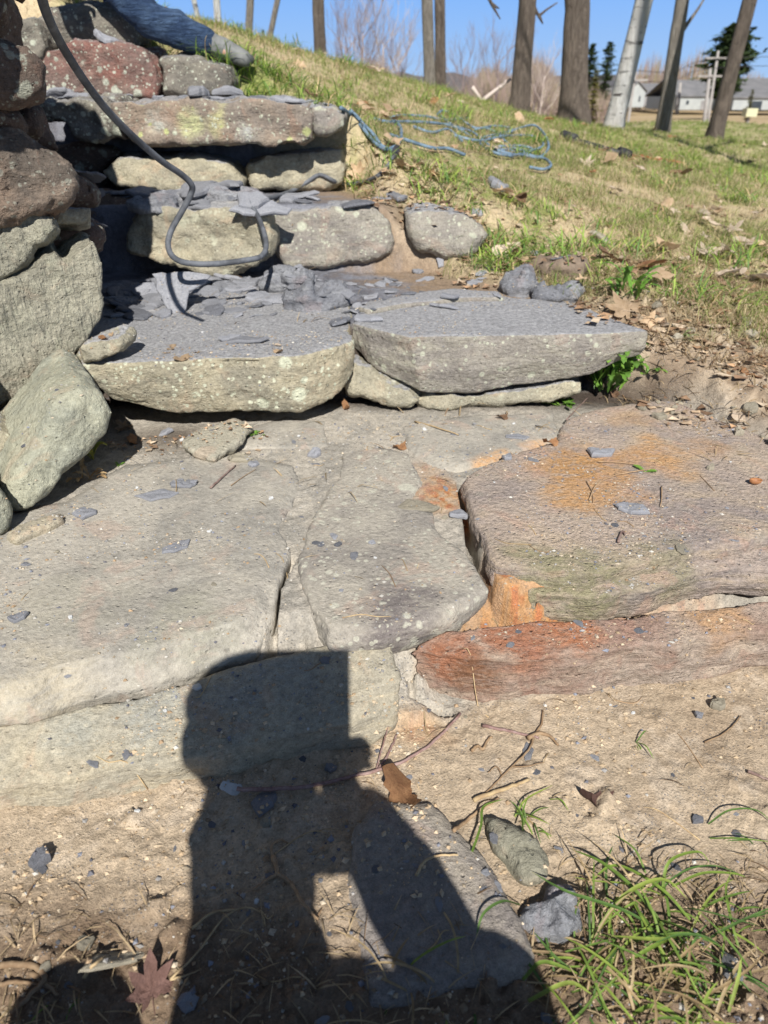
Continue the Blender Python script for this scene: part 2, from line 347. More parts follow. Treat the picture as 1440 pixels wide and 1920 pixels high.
def lawn_w(x, y):
    """where grass grows (0..1)"""
    lim = np.interp(x, [-3, -.8, -.72, -.2, -.1, .05, .3, .5, .65, .9, 1.1, 1.4, 1.8, 2.2, 3.0, 6.0], [2.4, 4.25, 4.1, 3.7, 3.45, 3.3, 3.15, 3.0, 2.75, 2.55, 2.48, 2.35, 2.15, 1.8, 1.3, 1.0])
    n = fbm2(x, y, 2.2, 4, 51) * .35
    return sst(-.12, .35, y - lim + n) * sst(-1.1, -.95, x + 1.5 * sst(4.3, 4.6, y) + 9 * sst(4.7, 5, y))
def smoothmix(a, b, f): return a * (1 - f[..., None]) + b * f[..., None]
def ground_color(x, y):
    n1 = fbm2(x, y, 3., 5, 61); n2 = fbm2(x, y, 14., 4, 62); n3 = fbm2(x, y, 60., 3, 63)
    C = lambda *c: np.array(c, float)
    tan_ = smoothmix(np.broadcast_to(C(.47, .375, .270), x.shape + (3,)), C(.37, .285, .20), sst(-.25, .35, n1 + .4 * n2))
    tan_ = smoothmix(tan_, C(.53, .44, .34), sst(.1, .5, n2 + .5 * n3) * .6)
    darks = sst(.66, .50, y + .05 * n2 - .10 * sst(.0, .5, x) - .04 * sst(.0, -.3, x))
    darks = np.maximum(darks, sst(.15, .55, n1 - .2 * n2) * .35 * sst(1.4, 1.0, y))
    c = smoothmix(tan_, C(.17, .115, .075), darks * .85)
    # soil between the steps and the lawn
    bank = sst(front_line(x) + .2, front_line(x) + .7, y)
    c = smoothmix(c, smoothmix(np.broadcast_to(C(.42, .335, .245), x.shape + (3,)), C(.27, .205, .145), sst(-.2, .3, n2)), bank)
    pl = np.maximum(masks(x, y), sst(front_line(x) + .0, front_line(x) + .05, y + .02 * n2) * (1 - sst(.25, .4, y - front_line(x))) * (1 - sst(1.2, 1.4, x)))
    mort = smoothmix(np.broadcast_to(C(.44, .40, .34), x.shape + (3,)), C(.34, .315, .275), sst(-.2, .3, n2 + .5 * n3))
    slate = smoothmix(np.broadcast_to(C(.20, .205, .235), x.shape + (3,)), C(.13, .13, .15), sst(-.2, .3, n2))
    up = sst(2.34, 2.42, y); c2 = smoothmix(mort, slate, up); c2 = smoothmix(c2, C(.07, .055, .045), sst(2.16, 2.30, y) * (1 - sst(2.36, 2.42, y))); c2 = smoothmix(c2, C(.27, .20, .14), sst(.0, .35, x + (y - 2.7) * .5 + n2 * .2) * sst(2.5, 2.75, y))  # dark band under the slabs: shade of the gap put into the colour
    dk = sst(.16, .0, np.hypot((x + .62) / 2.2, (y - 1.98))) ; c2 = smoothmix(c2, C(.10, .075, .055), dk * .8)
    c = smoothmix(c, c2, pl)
    for (px, py, r, s_) in ((850, 930, .14, 1.), (820, 900, .08, .9), (930, 1120, .15, 1.), (990, 1120, .16, 1.), (880, 1160, .13, 1.), (1080, 1140, .17, 1.), (1200, 1135, .12, .7), (1330, 1110, .12, .5), (980, 840, .12, .6), (850, 1180, .08, .5), (1000, 860, .08, .6), (790, 880, .07, .5), (1200, 1150, .1, .5), (790, 1290, .06, .5)):
        p = PZ(px, py, 0. if py < 1100 else -.045); d = np.hypot(x - p.x, (y - p.y) * 1.3) + n2 * .05 + n3 * .03
        rc = smoothmix(np.broadcast_to(C(.46, .25, .11), x.shape + (3,)), C(.42, .17, .08), sst(.1, .4, n3))
        c = smoothmix(c, rc, sst(r * 1.15, r * .2, d) * s_ * (.45 + .55 * sst(-.3, .3, n3)))
    lw = lawn_w(x, y)
    far = sst(5, 14, y)
    g = smoothmix(np.broadcast_to(C(.50, .41, .26), x.shape + (3,)), C(.21, .24, .075), sst(-.20, .35, n1 * .7 + n2 * .6 + .25 * far))
    g = smoothmix(g, C(.52, .41, .27), sst(.1, .45, fbm2(x, y, 7., 4, 66)) * .7 * (1 - .6 * far))
    c = smoothmix(c, g, lw)
    field = sst(26, 34, y + fbm2(x, y, .12, 3, 71) * 3)
    fc = smoothmix(np.broadcast_to(C(.44, .33, .20), x.shape + (3,)), C(.36, .27, .15), sst(-.2, .3, fbm2(x, y, .08, 4, 72)))
    return smoothmix(c, fc, field)

def axis(segs):
    out = []
    for a, b, d0, d1 in segs:
        v = a
        while v < b - 1e-9:
            out.append(v); t = (v - a) / (b - a); v += d0 + (d1 - d0) * t
    out.append(segs[-1][1]); return np.array(out)
def build_ground():
    ys = axis([(-6, -.6, 1.2, .3), (-.6, .3, .2, .03), (.3, 1.35, .0042, .0055), (1.35, 3.2, .0065, .016), (3.2, 8, .016, .06), (8, 40, .06, 1.2), (40, 420, 3, 40), (420, 3000, 60, 500)])
    xp = axis([(0, 1.0, .0046, .006), (1.0, 2.2, .007, .02), (2.2, 8, .025, .14), (8, 40, .2, 3), (40, 400, 5, 50), (400, 3000, 80, 500)])
    xs = np.concatenate([-xp[:0:-1], xp])
    X, Y = np.meshgrid(xs, ys, indexing='xy'); ny, nx = X.shape
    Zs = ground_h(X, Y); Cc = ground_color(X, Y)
    i, j = np.meshgrid(np.arange(ny - 1), np.arange(nx - 1), indexing='ij'); a = i * nx + j
    Q = np.stack([a, a + 1, a + nx + 1, a + nx], -1).reshape(-1, 4)
    V = np.stack([X, Y, Zs], -1).reshape(-1, 3)
    me = mesh_np('ground', V, Q); at = me.attributes.new('tint', 'FLOAT_COLOR', 'POINT')
    c = np.ones((len(V), 4), np.float32); c[:, :3] = Cc.reshape(-1, 3); at.data.foreach_set('color', c.ravel())
    return tag(link('ground', me, M['ground']), kind='structure')
def ground_mat():
    s = NT('ground'); a = s.n('Attribute'); a.attribute_name = 'tint'; v = s.n('TexCoord').outputs['Object']
    n = s.noise(v, 55, 6, .7); n2 = s.noise(v, 240, 4, .65); vv = s.vor(v, 160); v3 = s.vor(v, 75)
    c = s.mix(1., a.outputs['Color'], s.math('MULTIPLY', s.rng(n, .3, .7, .8, 1.18), s.rng(n2, .3, .7, .82, 1.18)), 'MULTIPLY')
    peb = s.math('MULTIPLY', s.rng(vv.outputs[0], .28, .2), s.rng(s.noise(v, 14, 3), .48, .62))
    pc = s.mix(s.rng(vv.outputs['Color'], .3, .7), (.20, .20, .22), (.50, .45, .37)); c = s.mix(s.math('MULTIPLY', peb, .65), c, pc)
    peb2 = s.math('MULTIPLY', s.rng(v3.outputs[0], .16, .1), s.rng(s.noise(v, 9, 3), .5, .62)); c = s.mix(s.math('MULTIPLY', peb2, .6), c, s.mix(s.rng(v3.outputs['Color'], .3, .7), (.16, .17, .2), (.46, .4, .32)))
    h = s.math('ADD', s.math('MULTIPLY', n, .8), s.math('ADD', s.math('MULTIPLY', n2, .35), s.math('MULTIPLY', peb, .3)))
    return s.fin(c, .95, s.bump(h, .009), .15)

# ---------------------------------------------------------------- rocks
def rock(name, rings, mat, label, cat, group=None, vox=.009, sm=2, amp=.006, fr=9., seed=None, strat=0., sfr=(4, 4, 60), parent=None, kind=None, ridge=0., fine=.0012, flat=0.):
    n = len(rings[0]); bm = bmesh.new(); L = []
    for r in rings: L.append([bm.verts.new(tuple(p)) for p in r])
    for a, b in zip(L[:-1], L[1:]):
        for i in range(n):
            j = (i + 1) % n; bm.faces.new((a[i], a[j], b[j], b[i]))
    f0 = bm.faces.new(L[0][::-1]); f1 = bm.faces.new(L[-1]); bmesh.ops.triangulate(bm, faces=[f0, f1])
    bmesh.ops.recalc_face_normals(bm, faces=bm.faces[:])
    me = bpy.data.meshes.new('tmp'); bm.to_mesh(me); bm.free(); o = bpy.data.objects.new('tmp', me); col.objects.link(o)
    m = o.modifiers.new('r', 'REMESH'); m.mode = 'VOXEL'; m.voxel_size = vox; m.use_smooth_shade = True
    m = o.modifiers.new('s', 'SMOOTH'); m.factor = .5; m.iterations = sm
    dg = bpy.context.evaluated_depsgraph_get(); ev = o.evaluated_get(dg); me2 = bpy.data.meshes.new_from_object(ev)
    bpy.data.objects.remove(o); bpy.data.meshes.remove(me)
    nv = len(me2.vertices); V = np.zeros(nv * 3, np.float32); me2.vertices.foreach_get('co', V); V = V.reshape(-1, 3).astype(float)
    N = np.zeros(nv * 3, np.float32); me2.vertices.foreach_get('normal', N); N = N.reshape(-1, 3)
    sd = seed if seed is not None else random.randint(0, 9999)
    d = fbm(V, fr, 5, sd) * amp * 1.6 + fbm(V, 70, 3, sd + 1) * fine
    st_ = (fbm(V, fr * 1.25, 3, sd + 9) + .5 * fbm(V * np.array([1, 1, 2.2]), fr * .8, 2, sd + 10)) * 4.5; fl = np.floor(st_); d = d + (fl + sst(.40, .60, st_ - fl)) * amp * .55
    if ridge: d = d - np.maximum(fbm(V, fr * .55, 3, sd + 2, ridge=True) - .35, 0) * ridge
    # facets, as broken stone has
    d = d + (np.abs(fbm(V, fr * .7, 2, sd + 5)) - .2) * amp * 1.2 + (np.abs(fbm(V, fr * 3.1, 2, sd + 8)) - .2) * amp * .55
    if strat:
        q = fbm(V * np.array(sfr) + (fbm(V, 5, 2, sd + 3) * 1.5)[:, None], 1., 3, sd + 4)
        q = np.sign(q) * np.abs(q) ** .6
        d = d + q * strat * (1 - np.abs(N[:, 2]) ** 2 if sfr[2] > sfr[0] else 1)
    if flat: d = d * (1 - flat * sst(.55, .92, N[:, 2]))
    V = V + N * d[:, None]
    lo, hi = V.min(0), V.max(0); base = np.array([(lo[0] + hi[0]) / 2, (lo[1] + hi[1]) / 2, lo[2]])
    off = base if parent is None else np.array(wloc(parent))
    me2.vertices.foreach_set('co', (V - off).astype(np.float32).ravel()); me2.name = name; me2.materials.clear(); me2.update()
    o = link(name, me2, mat, parent, tuple(base) if parent is None else (0, 0, 0))
    if parent is None: tag(o, label, cat, group, kind)
    return o
def shrink(P, d, mx=.45):
    c = sum((Vector(p) for p in P), Vector()) / len(P); out = []
    for p in P:
        v = c - Vector(p); l = v.length; out.append(Vector(p) + v * min(mx, d / max(l, 1e-6)))
    return out
def dens(P, maxd):
    out = []
    for a, b in zip(P, P[1:] + P[:1]):
        a = Vector(a); b = Vector(b); k = max(1, int((b - a).length / maxd))
        for i in range(k): out.append(a.lerp(b, i / k))
    return out
def flag(name, poly, mat, label, z=.0, h=.012, inset=.03, deep=.10, cat='paving stone', group=None, **kw):
    """a paving slab: rim polygon in pixels (px, py[, z of that rim point])"""
    rim = [PZ(p[0], p[1], p[2] if len(p) > 2 else z) for p in poly]
    jag = kw.pop('jag', .006); rim = dens(rim, .05); r = random.Random(len(poly) * 31 + int(poly[0][0]))
    rim = [p + Vector((r.uniform(-jag, jag), r.uniform(-jag, jag), 0)) for p in rim]
    top = shrink(rim, inset); top = [Vector((p.x, p.y, max(p.z + h, z + h * .9))) for p in top]
    t2 = [Vector((p.x, p.y, p.z + h * .15)) for p in shrink(top, inset * 2.5)]
    t2 = [Vector((p.x, p.y, max(p.z, z + h))) for p in t2]
    bot = [Vector((p.x, p.y, min(p.z, z) - deep)) for p in shrink(rim, .012)]
    mid = [Vector((p.x, p.y, p.z - .012)) for p in rim]
    kw.setdefault('flat', .86); kw['sm'] = kw.get('sm', 1)
    return rock(name, [t2, top, rim, mid, bot], mat, label, cat, group, **kw)
def wstone(name, poly, anchor, nrm, mat, label, thick=.25, back=None, bulge=.02, rnd=.02, cat='wall stone', group=None, **kw):
    """a stone in a wall: its face outline in pixels, on the plane through anchor with normal nrm"""
    n = Vector(nrm).normalized(); F_ = [PN(p[0], p[1], anchor, n) for p in poly]; F_ = dens(F_, .06)
    r = random.Random(int(poly[0][0]) * 7 + int(poly[0][1])); jag = kw.pop('jag', .005)
    F_ = [p + Vector((r.uniform(-jag, jag), 0, r.uniform(-jag, jag))) for p in F_]
    bk = Vector(back).normalized() if back is not None else -n
    f0 = [p + n * bulge for p in shrink(F_, rnd * 1.5)]; f1 = [p + n * bulge * .6 for p in shrink(F_, rnd * .4)]; f2 = [p - n * rnd * .6 for p in F_]
    b1 = [p + bk * (thick - rnd) for p in F_]; b2 = [p + bk * thick for p in shrink(F_, rnd * 2)]
    return rock(name, [f0, f1, f2, b1, b2], mat, label, cat, group, **kw)
def step(name, top, mat, label, zt, back_drop=.12, cat='step stone', **kw):
    """a tread slab: list of (top px, top py, bottom px, bottom py | None); a bottom point stands below its lip"""
    T, Bm = [], []
    for q in top:
        t = PZ(q[0], q[1], q[4] if len(q) > 4 else zt); T.append(t)
        if q[2] is None: Bm.append(t - Vector((0, 0, back_drop)))
        else: Bm.append(PY(q[2], q[3], t.y + .015))
    n = len(T); T2, B2 = [], []; r = random.Random(n * 17); jag = kw.pop('jag', .005)
    for i in range(n):
        j = (i + 1) % n; k = max(1, int((T[i] - T[j]).length / .05))
        for m in range(k):
            jj = Vector((r.uniform(-jag, jag), r.uniform(-jag, jag), 0))
            T2.append(T[i].lerp(T[j], m / k) + jj); B2.append(Bm[i].lerp(Bm[j], m / k) + jj)
    tt = [p + Vector((0, 0, .003)) for p in shrink(T2, .02)]
    ups = [a.lerp(b, .10) for a, b in zip(T2, B2)]; mid = [a.lerp(b, .55) + Vector((0, -.012 if a.y < 2.5 and zt < .3 else -.006, 0)) for a, b in zip(T2, B2)]
    bb = shrink(B2, .014); lo = [a.lerp(b, .96) for a, b in zip(T2, B2)]; kw.setdefault('flat', .7)
    return rock(name, [tt, T2 if kw.pop('sharp', False) else shrink(T2, .004), ups, mid, lo, bb], mat, label, cat, **kw)
# ---------------------------------------------------------------- materials
M = {}
LG = (.50, .50, .40)
RUST = (.47, .265, .115); RED = (.34, .15, .085); ORN = (.50, .295, .145)
M['ground'] = ground_mat()
M['flag'] = stone_mat('pale_flagstone', (.385, .355, .305), (.275, .258, .228), (.43, .395, .33), lichen=(.46, .44, .38), lich_amt=.22, dark=.4, strat=4, grain=.75, bump=.65,
    stains=[(PZ(930, 865), .09, ORN, .9), (PZ(1010, 840), .06, ORN, .8), (PZ(120, 1150), .16, (.36, .335, .27), .7), (PZ(350, 1180), .14, (.33, .315, .25), .7), (PZ(60, 1300), .14, (.42, .37, .28), .8)])
M['flag_green'] = stone_mat('olive_flagstone', (.425, .37, .27), (.335, .305, .24), (.465, .405, .29), lichen=(.50, .45, .34), lich_amt=.35, dark=.35, strat=18, bump=.8,
    stains=[(PZ(300, 1330, -.08), .12, (.30, .30, .27), .8), (PZ(120, 1380, -.09), .10, (.32, .32, .28), .7), (PZ(520, 1270, -.08), .12, (.30, .30, .27), .8), (PZ(450, 1330, -.09), .10, (.28, .28, .26), .7)])
M['flag_lich'] = stone_mat('grey_flagstone', (.375, .343, .29), (.265, .242, .215), (.415, .38, .315), lichen=(.52, .51, .42), lich_amt=.7, dark=.45, strat=5, grain=.75, bump=.75, lm=.02,
    stains=[(PZ(750, 1150), .13, (.14, .12, .12), .8)])
M['flag_rust'] = stone_mat('rust_stained_flagstone', (0.436, 0.351, 0.286), (0.319, 0.267, 0.240), (0.494, 0.390, 0.273), lichen=(.40, .37, .30), lich_amt=.2, dark=.3, strat=18, bump=1.5,
    stains=[(PZ(1090, 885), .20, RUST, 1.), (PZ(1230, 870), .16, ORN, 1.), (PZ(1060, 940), .14, ORN, 1.), (PZ(1150, 930), .12, ORN, .8), (PZ(1080, 1100, -.03), .14, (.27, .25, .15), .9), (PZ(1230, 1070, -.03), .13, (.29, .26, .17), .8), (PZ(985, 1118, -.035), .055, (.27, .25, .15), 1.), (PZ(1330, 850), .10, RUST, .5), (PZ(1000, 890), .07, RUST, .6), (PZ(1180, 800), .1, RUST, .4), (PZ(1000, 1060), .09, (.25, .24, .13), .7)])
M['flag_red'] = stone_mat('red_stone', (0.310, 0.207, 0.161), (0.380, 0.310, 0.253), (0.483, 0.391, 0.299), lichen=None, dark=.2, strat=16, bump=1.6,
    stains=[(PZ(840, 1225, -.06), .09, RED, 1.), (PZ(960, 1190, -.05), .10, RED, 1.), (PZ(1060, 1190, -.05), .08, (.38, .15, .07), .9), (PZ(880, 1270, -.1), .08, (.22, .11, .06), .9), (PZ(1330, 1150, -.05), .10, ORN, .7), (PZ(1400, 1120, -.05), .07, RED, .7)])
M['flag_dark'] = stone_mat('dark_slab', (.30, .27, .235), (.225, .20, .185), (.38, .33, .26), lichen=(.4, .36, .3), lich_amt=.25, dark=.3, strat=8)
M['step_olive'] = stone_mat('olive_step', (.40, .355, .255), (.265, .245, .19), (.43, .385, .27), lichen=(.54, .55, .42), lich_amt=1., dust=.95, dark=.8, strat=9, bump=1.2, lm=.035)
M['step_grey'] = stone_mat('grey_step', (.31, .285, .245), (.23, .21, .19), (.35, .33, .26), lichen=(.47, .48, .38), lich_amt=.85, dust=.95, dark=.7, strat=14)
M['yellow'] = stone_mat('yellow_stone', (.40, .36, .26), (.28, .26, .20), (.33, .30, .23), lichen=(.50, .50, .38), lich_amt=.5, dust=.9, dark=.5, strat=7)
M['buff'] = stone_mat('buff_stone', (.42, .39, .31), (.33, .31, .25), (.38, .35, .27), lichen=None, dark=.3, strat=9)
M['green'] = stone_mat('green_boulder', (.36, .355, .27), (.26, .265, .215), (.41, .40, .30), lichen=(.44, .45, .36), lich_amt=.3, dark=.3, strat=5, axis=0)
M['groove'] = stone_mat('grooved_stone', (.37, .35, .275), (.26, .25, .20), (.42, .405, .31), lichen=(.42, .42, .32), lich_amt=.4, dark=.3, strat=4, bump=1.9, groove=1.1)
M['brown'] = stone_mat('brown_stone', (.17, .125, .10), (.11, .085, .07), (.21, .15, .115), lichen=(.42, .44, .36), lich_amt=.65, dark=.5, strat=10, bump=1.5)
M['redbrown'] = stone_mat('red_brown_stone', (.235, .12, .10), (.17, .125, .11), (.28, .20, .165), lichen=(.46, .47, .39), lich_amt=1., dust=.3, dark=.5, strat=9, bump=1.6, lm=.09)
M['umber'] = stone_mat('umber_stone', (.25, .185, .14), (.13, .108, .09), (.32, .25, .195), lichen=(.42, .43, .36), lich_amt=.5, dark=.5, strat=9, bump=1.8)
M['lichen'] = stone_mat('lichen_stone', (.30, .235, .18), (.235, .20, .17), (.27, .23, .185), lichen=(.52, .54, .42), lich_amt=.95, lich2=(.46, .48, .22), dust=.8, dark=.5, strat=9, bump=1.3,
    stains=[(PY(360, 236, 3.64), .09, (.54, .55, .30), 1.), (PY(415, 225, 3.64), .085, (.52, .50, .26), 1.), (PY(470, 250, 3.64), .09, (.44, .45, .42), 1.), (PY(300, 230, 3.64), .08, (.44, .45, .40), .9), (PY(290, 255, 3.64), .05, (.50, .46, .36), 1.)])
M['mossgrey'] = stone_mat('mottled_stone', (.22, .20, .17), (.13, .12, .105), (.27, .25, .20), lichen=(.47, .49, .40), lich_amt=.95, dust=.4, dark=.6, strat=8, bump=1.4, lm=.05)
M['slate'] = simple_mat('blue_grey_slate', (.20, .205, .228), (.29, .295, .32), 22, .75, .0018, .35, vary=.22, strat=(1, 1, 3))
M['slate_dark'] = simple_mat('dark_slate', (.11, .115, .135), (.19, .195, .215), 22, .75, .0025, .35, vary=.2)

STONES = []
def S(o): STONES.append(o); return o

# ---------------------------------------------------------------- the flag platform
add_trench([PZ(868, 905), PZ(880, 960), PZ(890, 1030), PZ(918, 1088), PZ(960, 1110), PZ(1000, 1138)], .020, .10)
add_trench([PZ(1000, 1136), PZ(1100, 1146), PZ(1240, 1114), PZ(1340, 1090), PZ(1500, 1080)], .012, .04)
add_trench([PZ(545, 1045), PZ(518, 1100), PZ(510, 1160), PZ(482, 1225)], .011, .06)
add_trench([PZ(575, 1160), PZ(620, 1203), PZ(700, 1198), PZ(800, 1176), PZ(870, 1152)], .008, .03)
add_trench([PZ(482, 1228), PZ(370, 1268), PZ(250, 1303), PZ(60, 1348), PZ(-150, 1390)], .012, .06)
add_trench([PZ(770, 1225, -.05), PZ(775, 1262, -.07), PZ(850, 1296, -.1)], .010, .03)
build_ground()
S(flag('flagstone', [(-240, 1040), (-60, 985), (120, 940), (240, 872), (430, 850), (555, 872), (562, 905), (555, 950), (530, 985), (541, 1040), (517, 1100), (508, 1160, -.015), (482, 1222, -.045), (370, 1258, -.05), (250, 1292, -.05), (60, 1338, -.05), (-150, 1380, -.05), (-330, 1250, -.02)],
    M['flag'], 'broad pale grey flagstone at the left of the platform', z=.0, h=.012, inset=.035, vox=.0075, amp=.006, fr=6, strat=.0, deep=.07, sfr=(3, 40, 8)))
S(flag('flagstone', [(640, 852), (700, 842), (768, 850), (792, 905), (765, 945), (802, 965), (832, 1005), (880, 1042), (915, 1108), (860, 1152, -.01), (790, 1175, -.015), (720, 1194, -.02), (620, 1201, -.02), (572, 1150, -.01), (556, 1070), (572, 1000), (600, 940), (632, 900)],
    M['flag_lich'], 'grey flagstone with a lichen speckled front edge in the middle of the platform', z=.0, h=.008, inset=.014, vox=.0075, amp=.005, fr=7, deep=.06))
S(flag('flagstone', [(752, 800), (880, 778), (1040, 775), (1048, 826), (990, 848), (920, 870), (850, 884), (800, 872), (762, 836)],
    M['flag'], 'small grey flagstone with an orange streak along its front, just below the right step slab', z=.0, h=.010, inset=.03, vox=.009, amp=.003, fr=8, deep=.05))
S(flag('flagstone', [(430, 838), (470, 800), (540, 782), (610, 790), (612, 835), (520, 842)],
    M['flag'], 'small sunken flagstone half covered by grit below the left step slab', z=.0, h=.004, inset=.03, vox=.010, amp=.003, fr=8, deep=.05))
S(flag('flagstone', [(868, 905), (884, 890), (960, 862), (1044, 834), (1058, 795), (1130, 772), (1250, 757), (1300, 775), (1440, 832), (1640, 905), (1760, 1050), (1440, 1018, .0), (1330, 1040, -.004), (1200, 1075, -.01), (1100, 1100, -.02), (1000, 1100, -.022), (925, 1085, -.02), (905, 1040, -.004), (886, 985)],
    M['flag_rust'], 'large rust stained flagstone at the right with a dark open crack along its left side', z=.0, h=.018, inset=.008, vox=.0062, amp=.005, fr=7, deep=.06, strat=.005, sfr=(4, 26, 30)))
S(flag('flagstone', [(968, 1098, -.026), (1040, 1096, -.024), (1100, 1092, -.02), (1250, 1050, -.012), (1440, 1005, -.01), (1700, 980, -.01), (1700, 1075, -.05), (1440, 1092, -.05), (1335, 1092, -.05), (1240, 1115, -.055), (1160, 1135, -.055), (1100, 1146, -.055), (1045, 1141, -.05), (1000, 1134, -.045)],
    M['flag_rust'], 'layered lower ledge of stone under the front edge of the rust stained flagstone', z=-.03, h=.006, inset=.02, vox=.0065, amp=.004, fr=9, deep=.05, strat=.005, sfr=(3, 22, 60)))
# riser course
S(flag('edging_stone', [(766, 1228, -.06), (785, 1204, -.05), (830, 1186, -.045), (900, 1176, -.04), (1000, 1168, -.04), (1180, 1154, -.04), (1440, 1126, -.04), (1700, 1100, -.04), (1720, 1190, -.11), (1440, 1235, -.125), (1200, 1272, -.13), (1080, 1288, -.135), (960, 1302, -.135), (870, 1296, -.13), (800, 1272, -.12), (772, 1248, -.09)],
    M['flag_red'], 'long rounded red brown edging stone at the foot of the platform on the right', z=-.06, h=.006, inset=.02, vox=.0065, amp=.006, fr=8, deep=.07, strat=.006, sfr=(2.5, 30, 50), cat='edging stone'))
S(flag('edging_stone', [(-300, 1420, -.06), (60, 1350, -.06), (250, 1305, -.06), (370, 1270, -.06), (490, 1232, -.055), (610, 1210, -.045), (735, 1205, -.045), (748, 1260, -.06), (752, 1320, -.10), (700, 1385, -.145), (600, 1412, -.15), (400, 1450, -.155), (200, 1490, -.155), (0, 1530, -.155), (-300, 1590, -.155)],
    M['flag_green'], 'long sloping olive grey edging stone at the foot of the platform on the left', z=-.10, h=.004, inset=.012, vox=.0075, amp=.006, fr=6, deep=.05, strat=.004, sfr=(3, 28, 40), cat='edging stone'))
S(flag('stepping_stone', [(640, 1650), (660, 1560), (700, 1500), (800, 1510), (870, 1570), (935, 1650), (990, 1720), (1005, 1790), (985, 1835), (860, 1865), (700, 1880), (672, 1800), (650, 1720)],
    M['flag_dark'], 'flat grey stepping stone sunk in the soil and crossed by a shadow', z=-.147, h=.012, inset=.02, vox=.006, amp=.004, fr=9, deep=.05))
# loose stones on the platform
S(flag('flat_rock', [(342, 828), (365, 810), (415, 792), (440, 783), (468, 800), (455, 825), (425, 845), (398, 858), (370, 852)],
    M['buff'], 'loose flat buff stone lying on the platform below the left step slab', z=.035, h=.006, inset=.02, vox=.006, amp=.004, fr=18, deep=.025, cat='rock'))
S(flag('flat_rock', [(12, 1005), (30, 985), (80, 968), (118, 962), (124, 975), (95, 992), (60, 1004), (25, 1014)],
    M['flag_green'], 'low flat greenish stone at the foot of the boulder at the far left', z=.025, h=.006, inset=.015, vox=.006, amp=.003, fr=18, deep=.03, cat='rock'))

# ---------------------------------------------------------------- steps
S(step('step_slab', [(150, 684, 165, 704), (250, 681, 210, 750), (350, 676, 330, 777), (480, 672, 470, 771), (560, 668, 565, 768), (622, 655, 640, 738), (656, 640, 656, 690), (662, 590, None, 0), (645, 545, None, 0), (400, 535, None, 0), (170, 560, None, 0), (130, 620, None, 0)],
    M['step_olive'], 'left olive step slab with lichen blotches on its front and grey dust on top', zt=.235, vox=.0058, amp=.008, fr=5, fine=.0016, jag=.007, sm=1))
S(step('step_slab', [(656, 606, 662, 655), (700, 618, 700, 688), (765, 634, 788, 737), (900, 631, 900, 737), (1050, 629, 1030, 720), (1140, 628, 1120, 702), (1207, 621, 1198, 662), (1120, 586, None, 0), (1075, 569, None, 0), (950, 556, None, 0), (800, 547, None, 0), (690, 566, None, 0)],
    M['step_grey'], 'right grey step slab with an angular left corner and lichen dots on its front', zt=.25, vox=.0058, amp=.005, fr=5, fine=.0013, jag=.007, sm=1))
S(flag('slate_slab', [(668, 578), (760, 552), (850, 543), (935, 548), (945, 560), (860, 562), (760, 572), (690, 585)], M['step_grey'], 'thin slab lying along the back of the right step slab', z=.262, h=.006, inset=.01, vox=.008, amp=.003, deep=.02, cat='step stone'))
n_ = (0, -1, .15)
S(wstone('wedge_stone', [(643, 700), (665, 680), (720, 705), (778, 735), (790, 752), (770, 766), (715, 752), (655, 742)], PZ(700, 758, .02), (-.2, -1, .45), M['yellow'], 'pale wedge stone propping the left corner of the right step slab', thick=.2, back=(0, 1, 0), vox=.007, amp=.006, fr=12, cat='step stone'))
S(wstone('wedge_stone', [(770, 750), (800, 738), (900, 740), (1020, 722), (1095, 712), (1090, 735), (1050, 748), (920, 762), (800, 768)], PZ(900, 765, .0), (0, -1, .35), M['yellow'], 'long pale stone under the front of the right step slab', thick=.3, back=(0, 1, .02), vox=.007, amp=.006, fr=12, cat='step stone'))
S(wstone('wedge_stone', [(148, 650), (175, 637), (225, 627), (236, 640), (232, 660), (200, 672), (150, 682)], PZ(190, 684, .235), (.1, -1, .2), M['yellow'], 'small blocky stone wedged between the grooved wall stone and the left step slab', thick=.10, back=(0, 1, 0), vox=.005, amp=.004, fr=16, cat='wall stone'))
# second riser
S(wstone('riser_stone', [(240, 405), (275, 388), (330, 388), (470, 386), (503, 395), (512, 440), (508, 485), (480, 500), (420, 522), (335, 512), (285, 495), (235, 470)], PZ(420, 522, .235), (0, -1, .1), M['yellow'], 'yellow riser stone behind the dangling hose, with a dark hollow in its face', thick=.42, back=(0, 1, 0), bulge=.03, vox=.009, amp=.010, fr=6, ridge=.03, cat='riser stone'))
S(wstone('riser_stone', [(500, 402), (530, 390), (600, 386), (690, 387), (728, 412), (744, 455), (735, 475), (690, 490), (620, 500), (550, 508), (522, 480), (505, 450)], PZ(560, 508, .235), (.05, -1, .25), M['step_grey'], 'rounded grey riser stone dotted with white lichen, right of the hose', thick=.40, back=(0, 1, 0), bulge=.03, vox=.009, amp=.008, fr=7, cat='riser stone'))
S(wstone('riser_stone', [(758, 402), (772, 390), (810, 391), (870, 400), (905, 420), (914, 440), (895, 470), (875, 484), (835, 484), (785, 468), (765, 440)], PZ(850, 486, .29), (.05, -1, .4), M['step_grey'], 'smooth grey stone set in the grass at the right end of the second riser', thick=.22, back=(0, 1, 0), bulge=.03, rnd=.03, vox=.009, amp=.006, fr=7, cat='riser stone'))
S(wstone('riser_stone', [(110, 400), (150, 372), (250, 380), (262, 420), (250, 480), (190, 500), (120, 480)], PZ(200, 500, .235), (.2, -1, .1), M['brown'], 'shaded riser stone between the wall and the yellow riser stone', thick=.4, back=(0, 1, 0), vox=.012, amp=.01, fr=6, cat='riser stone'))
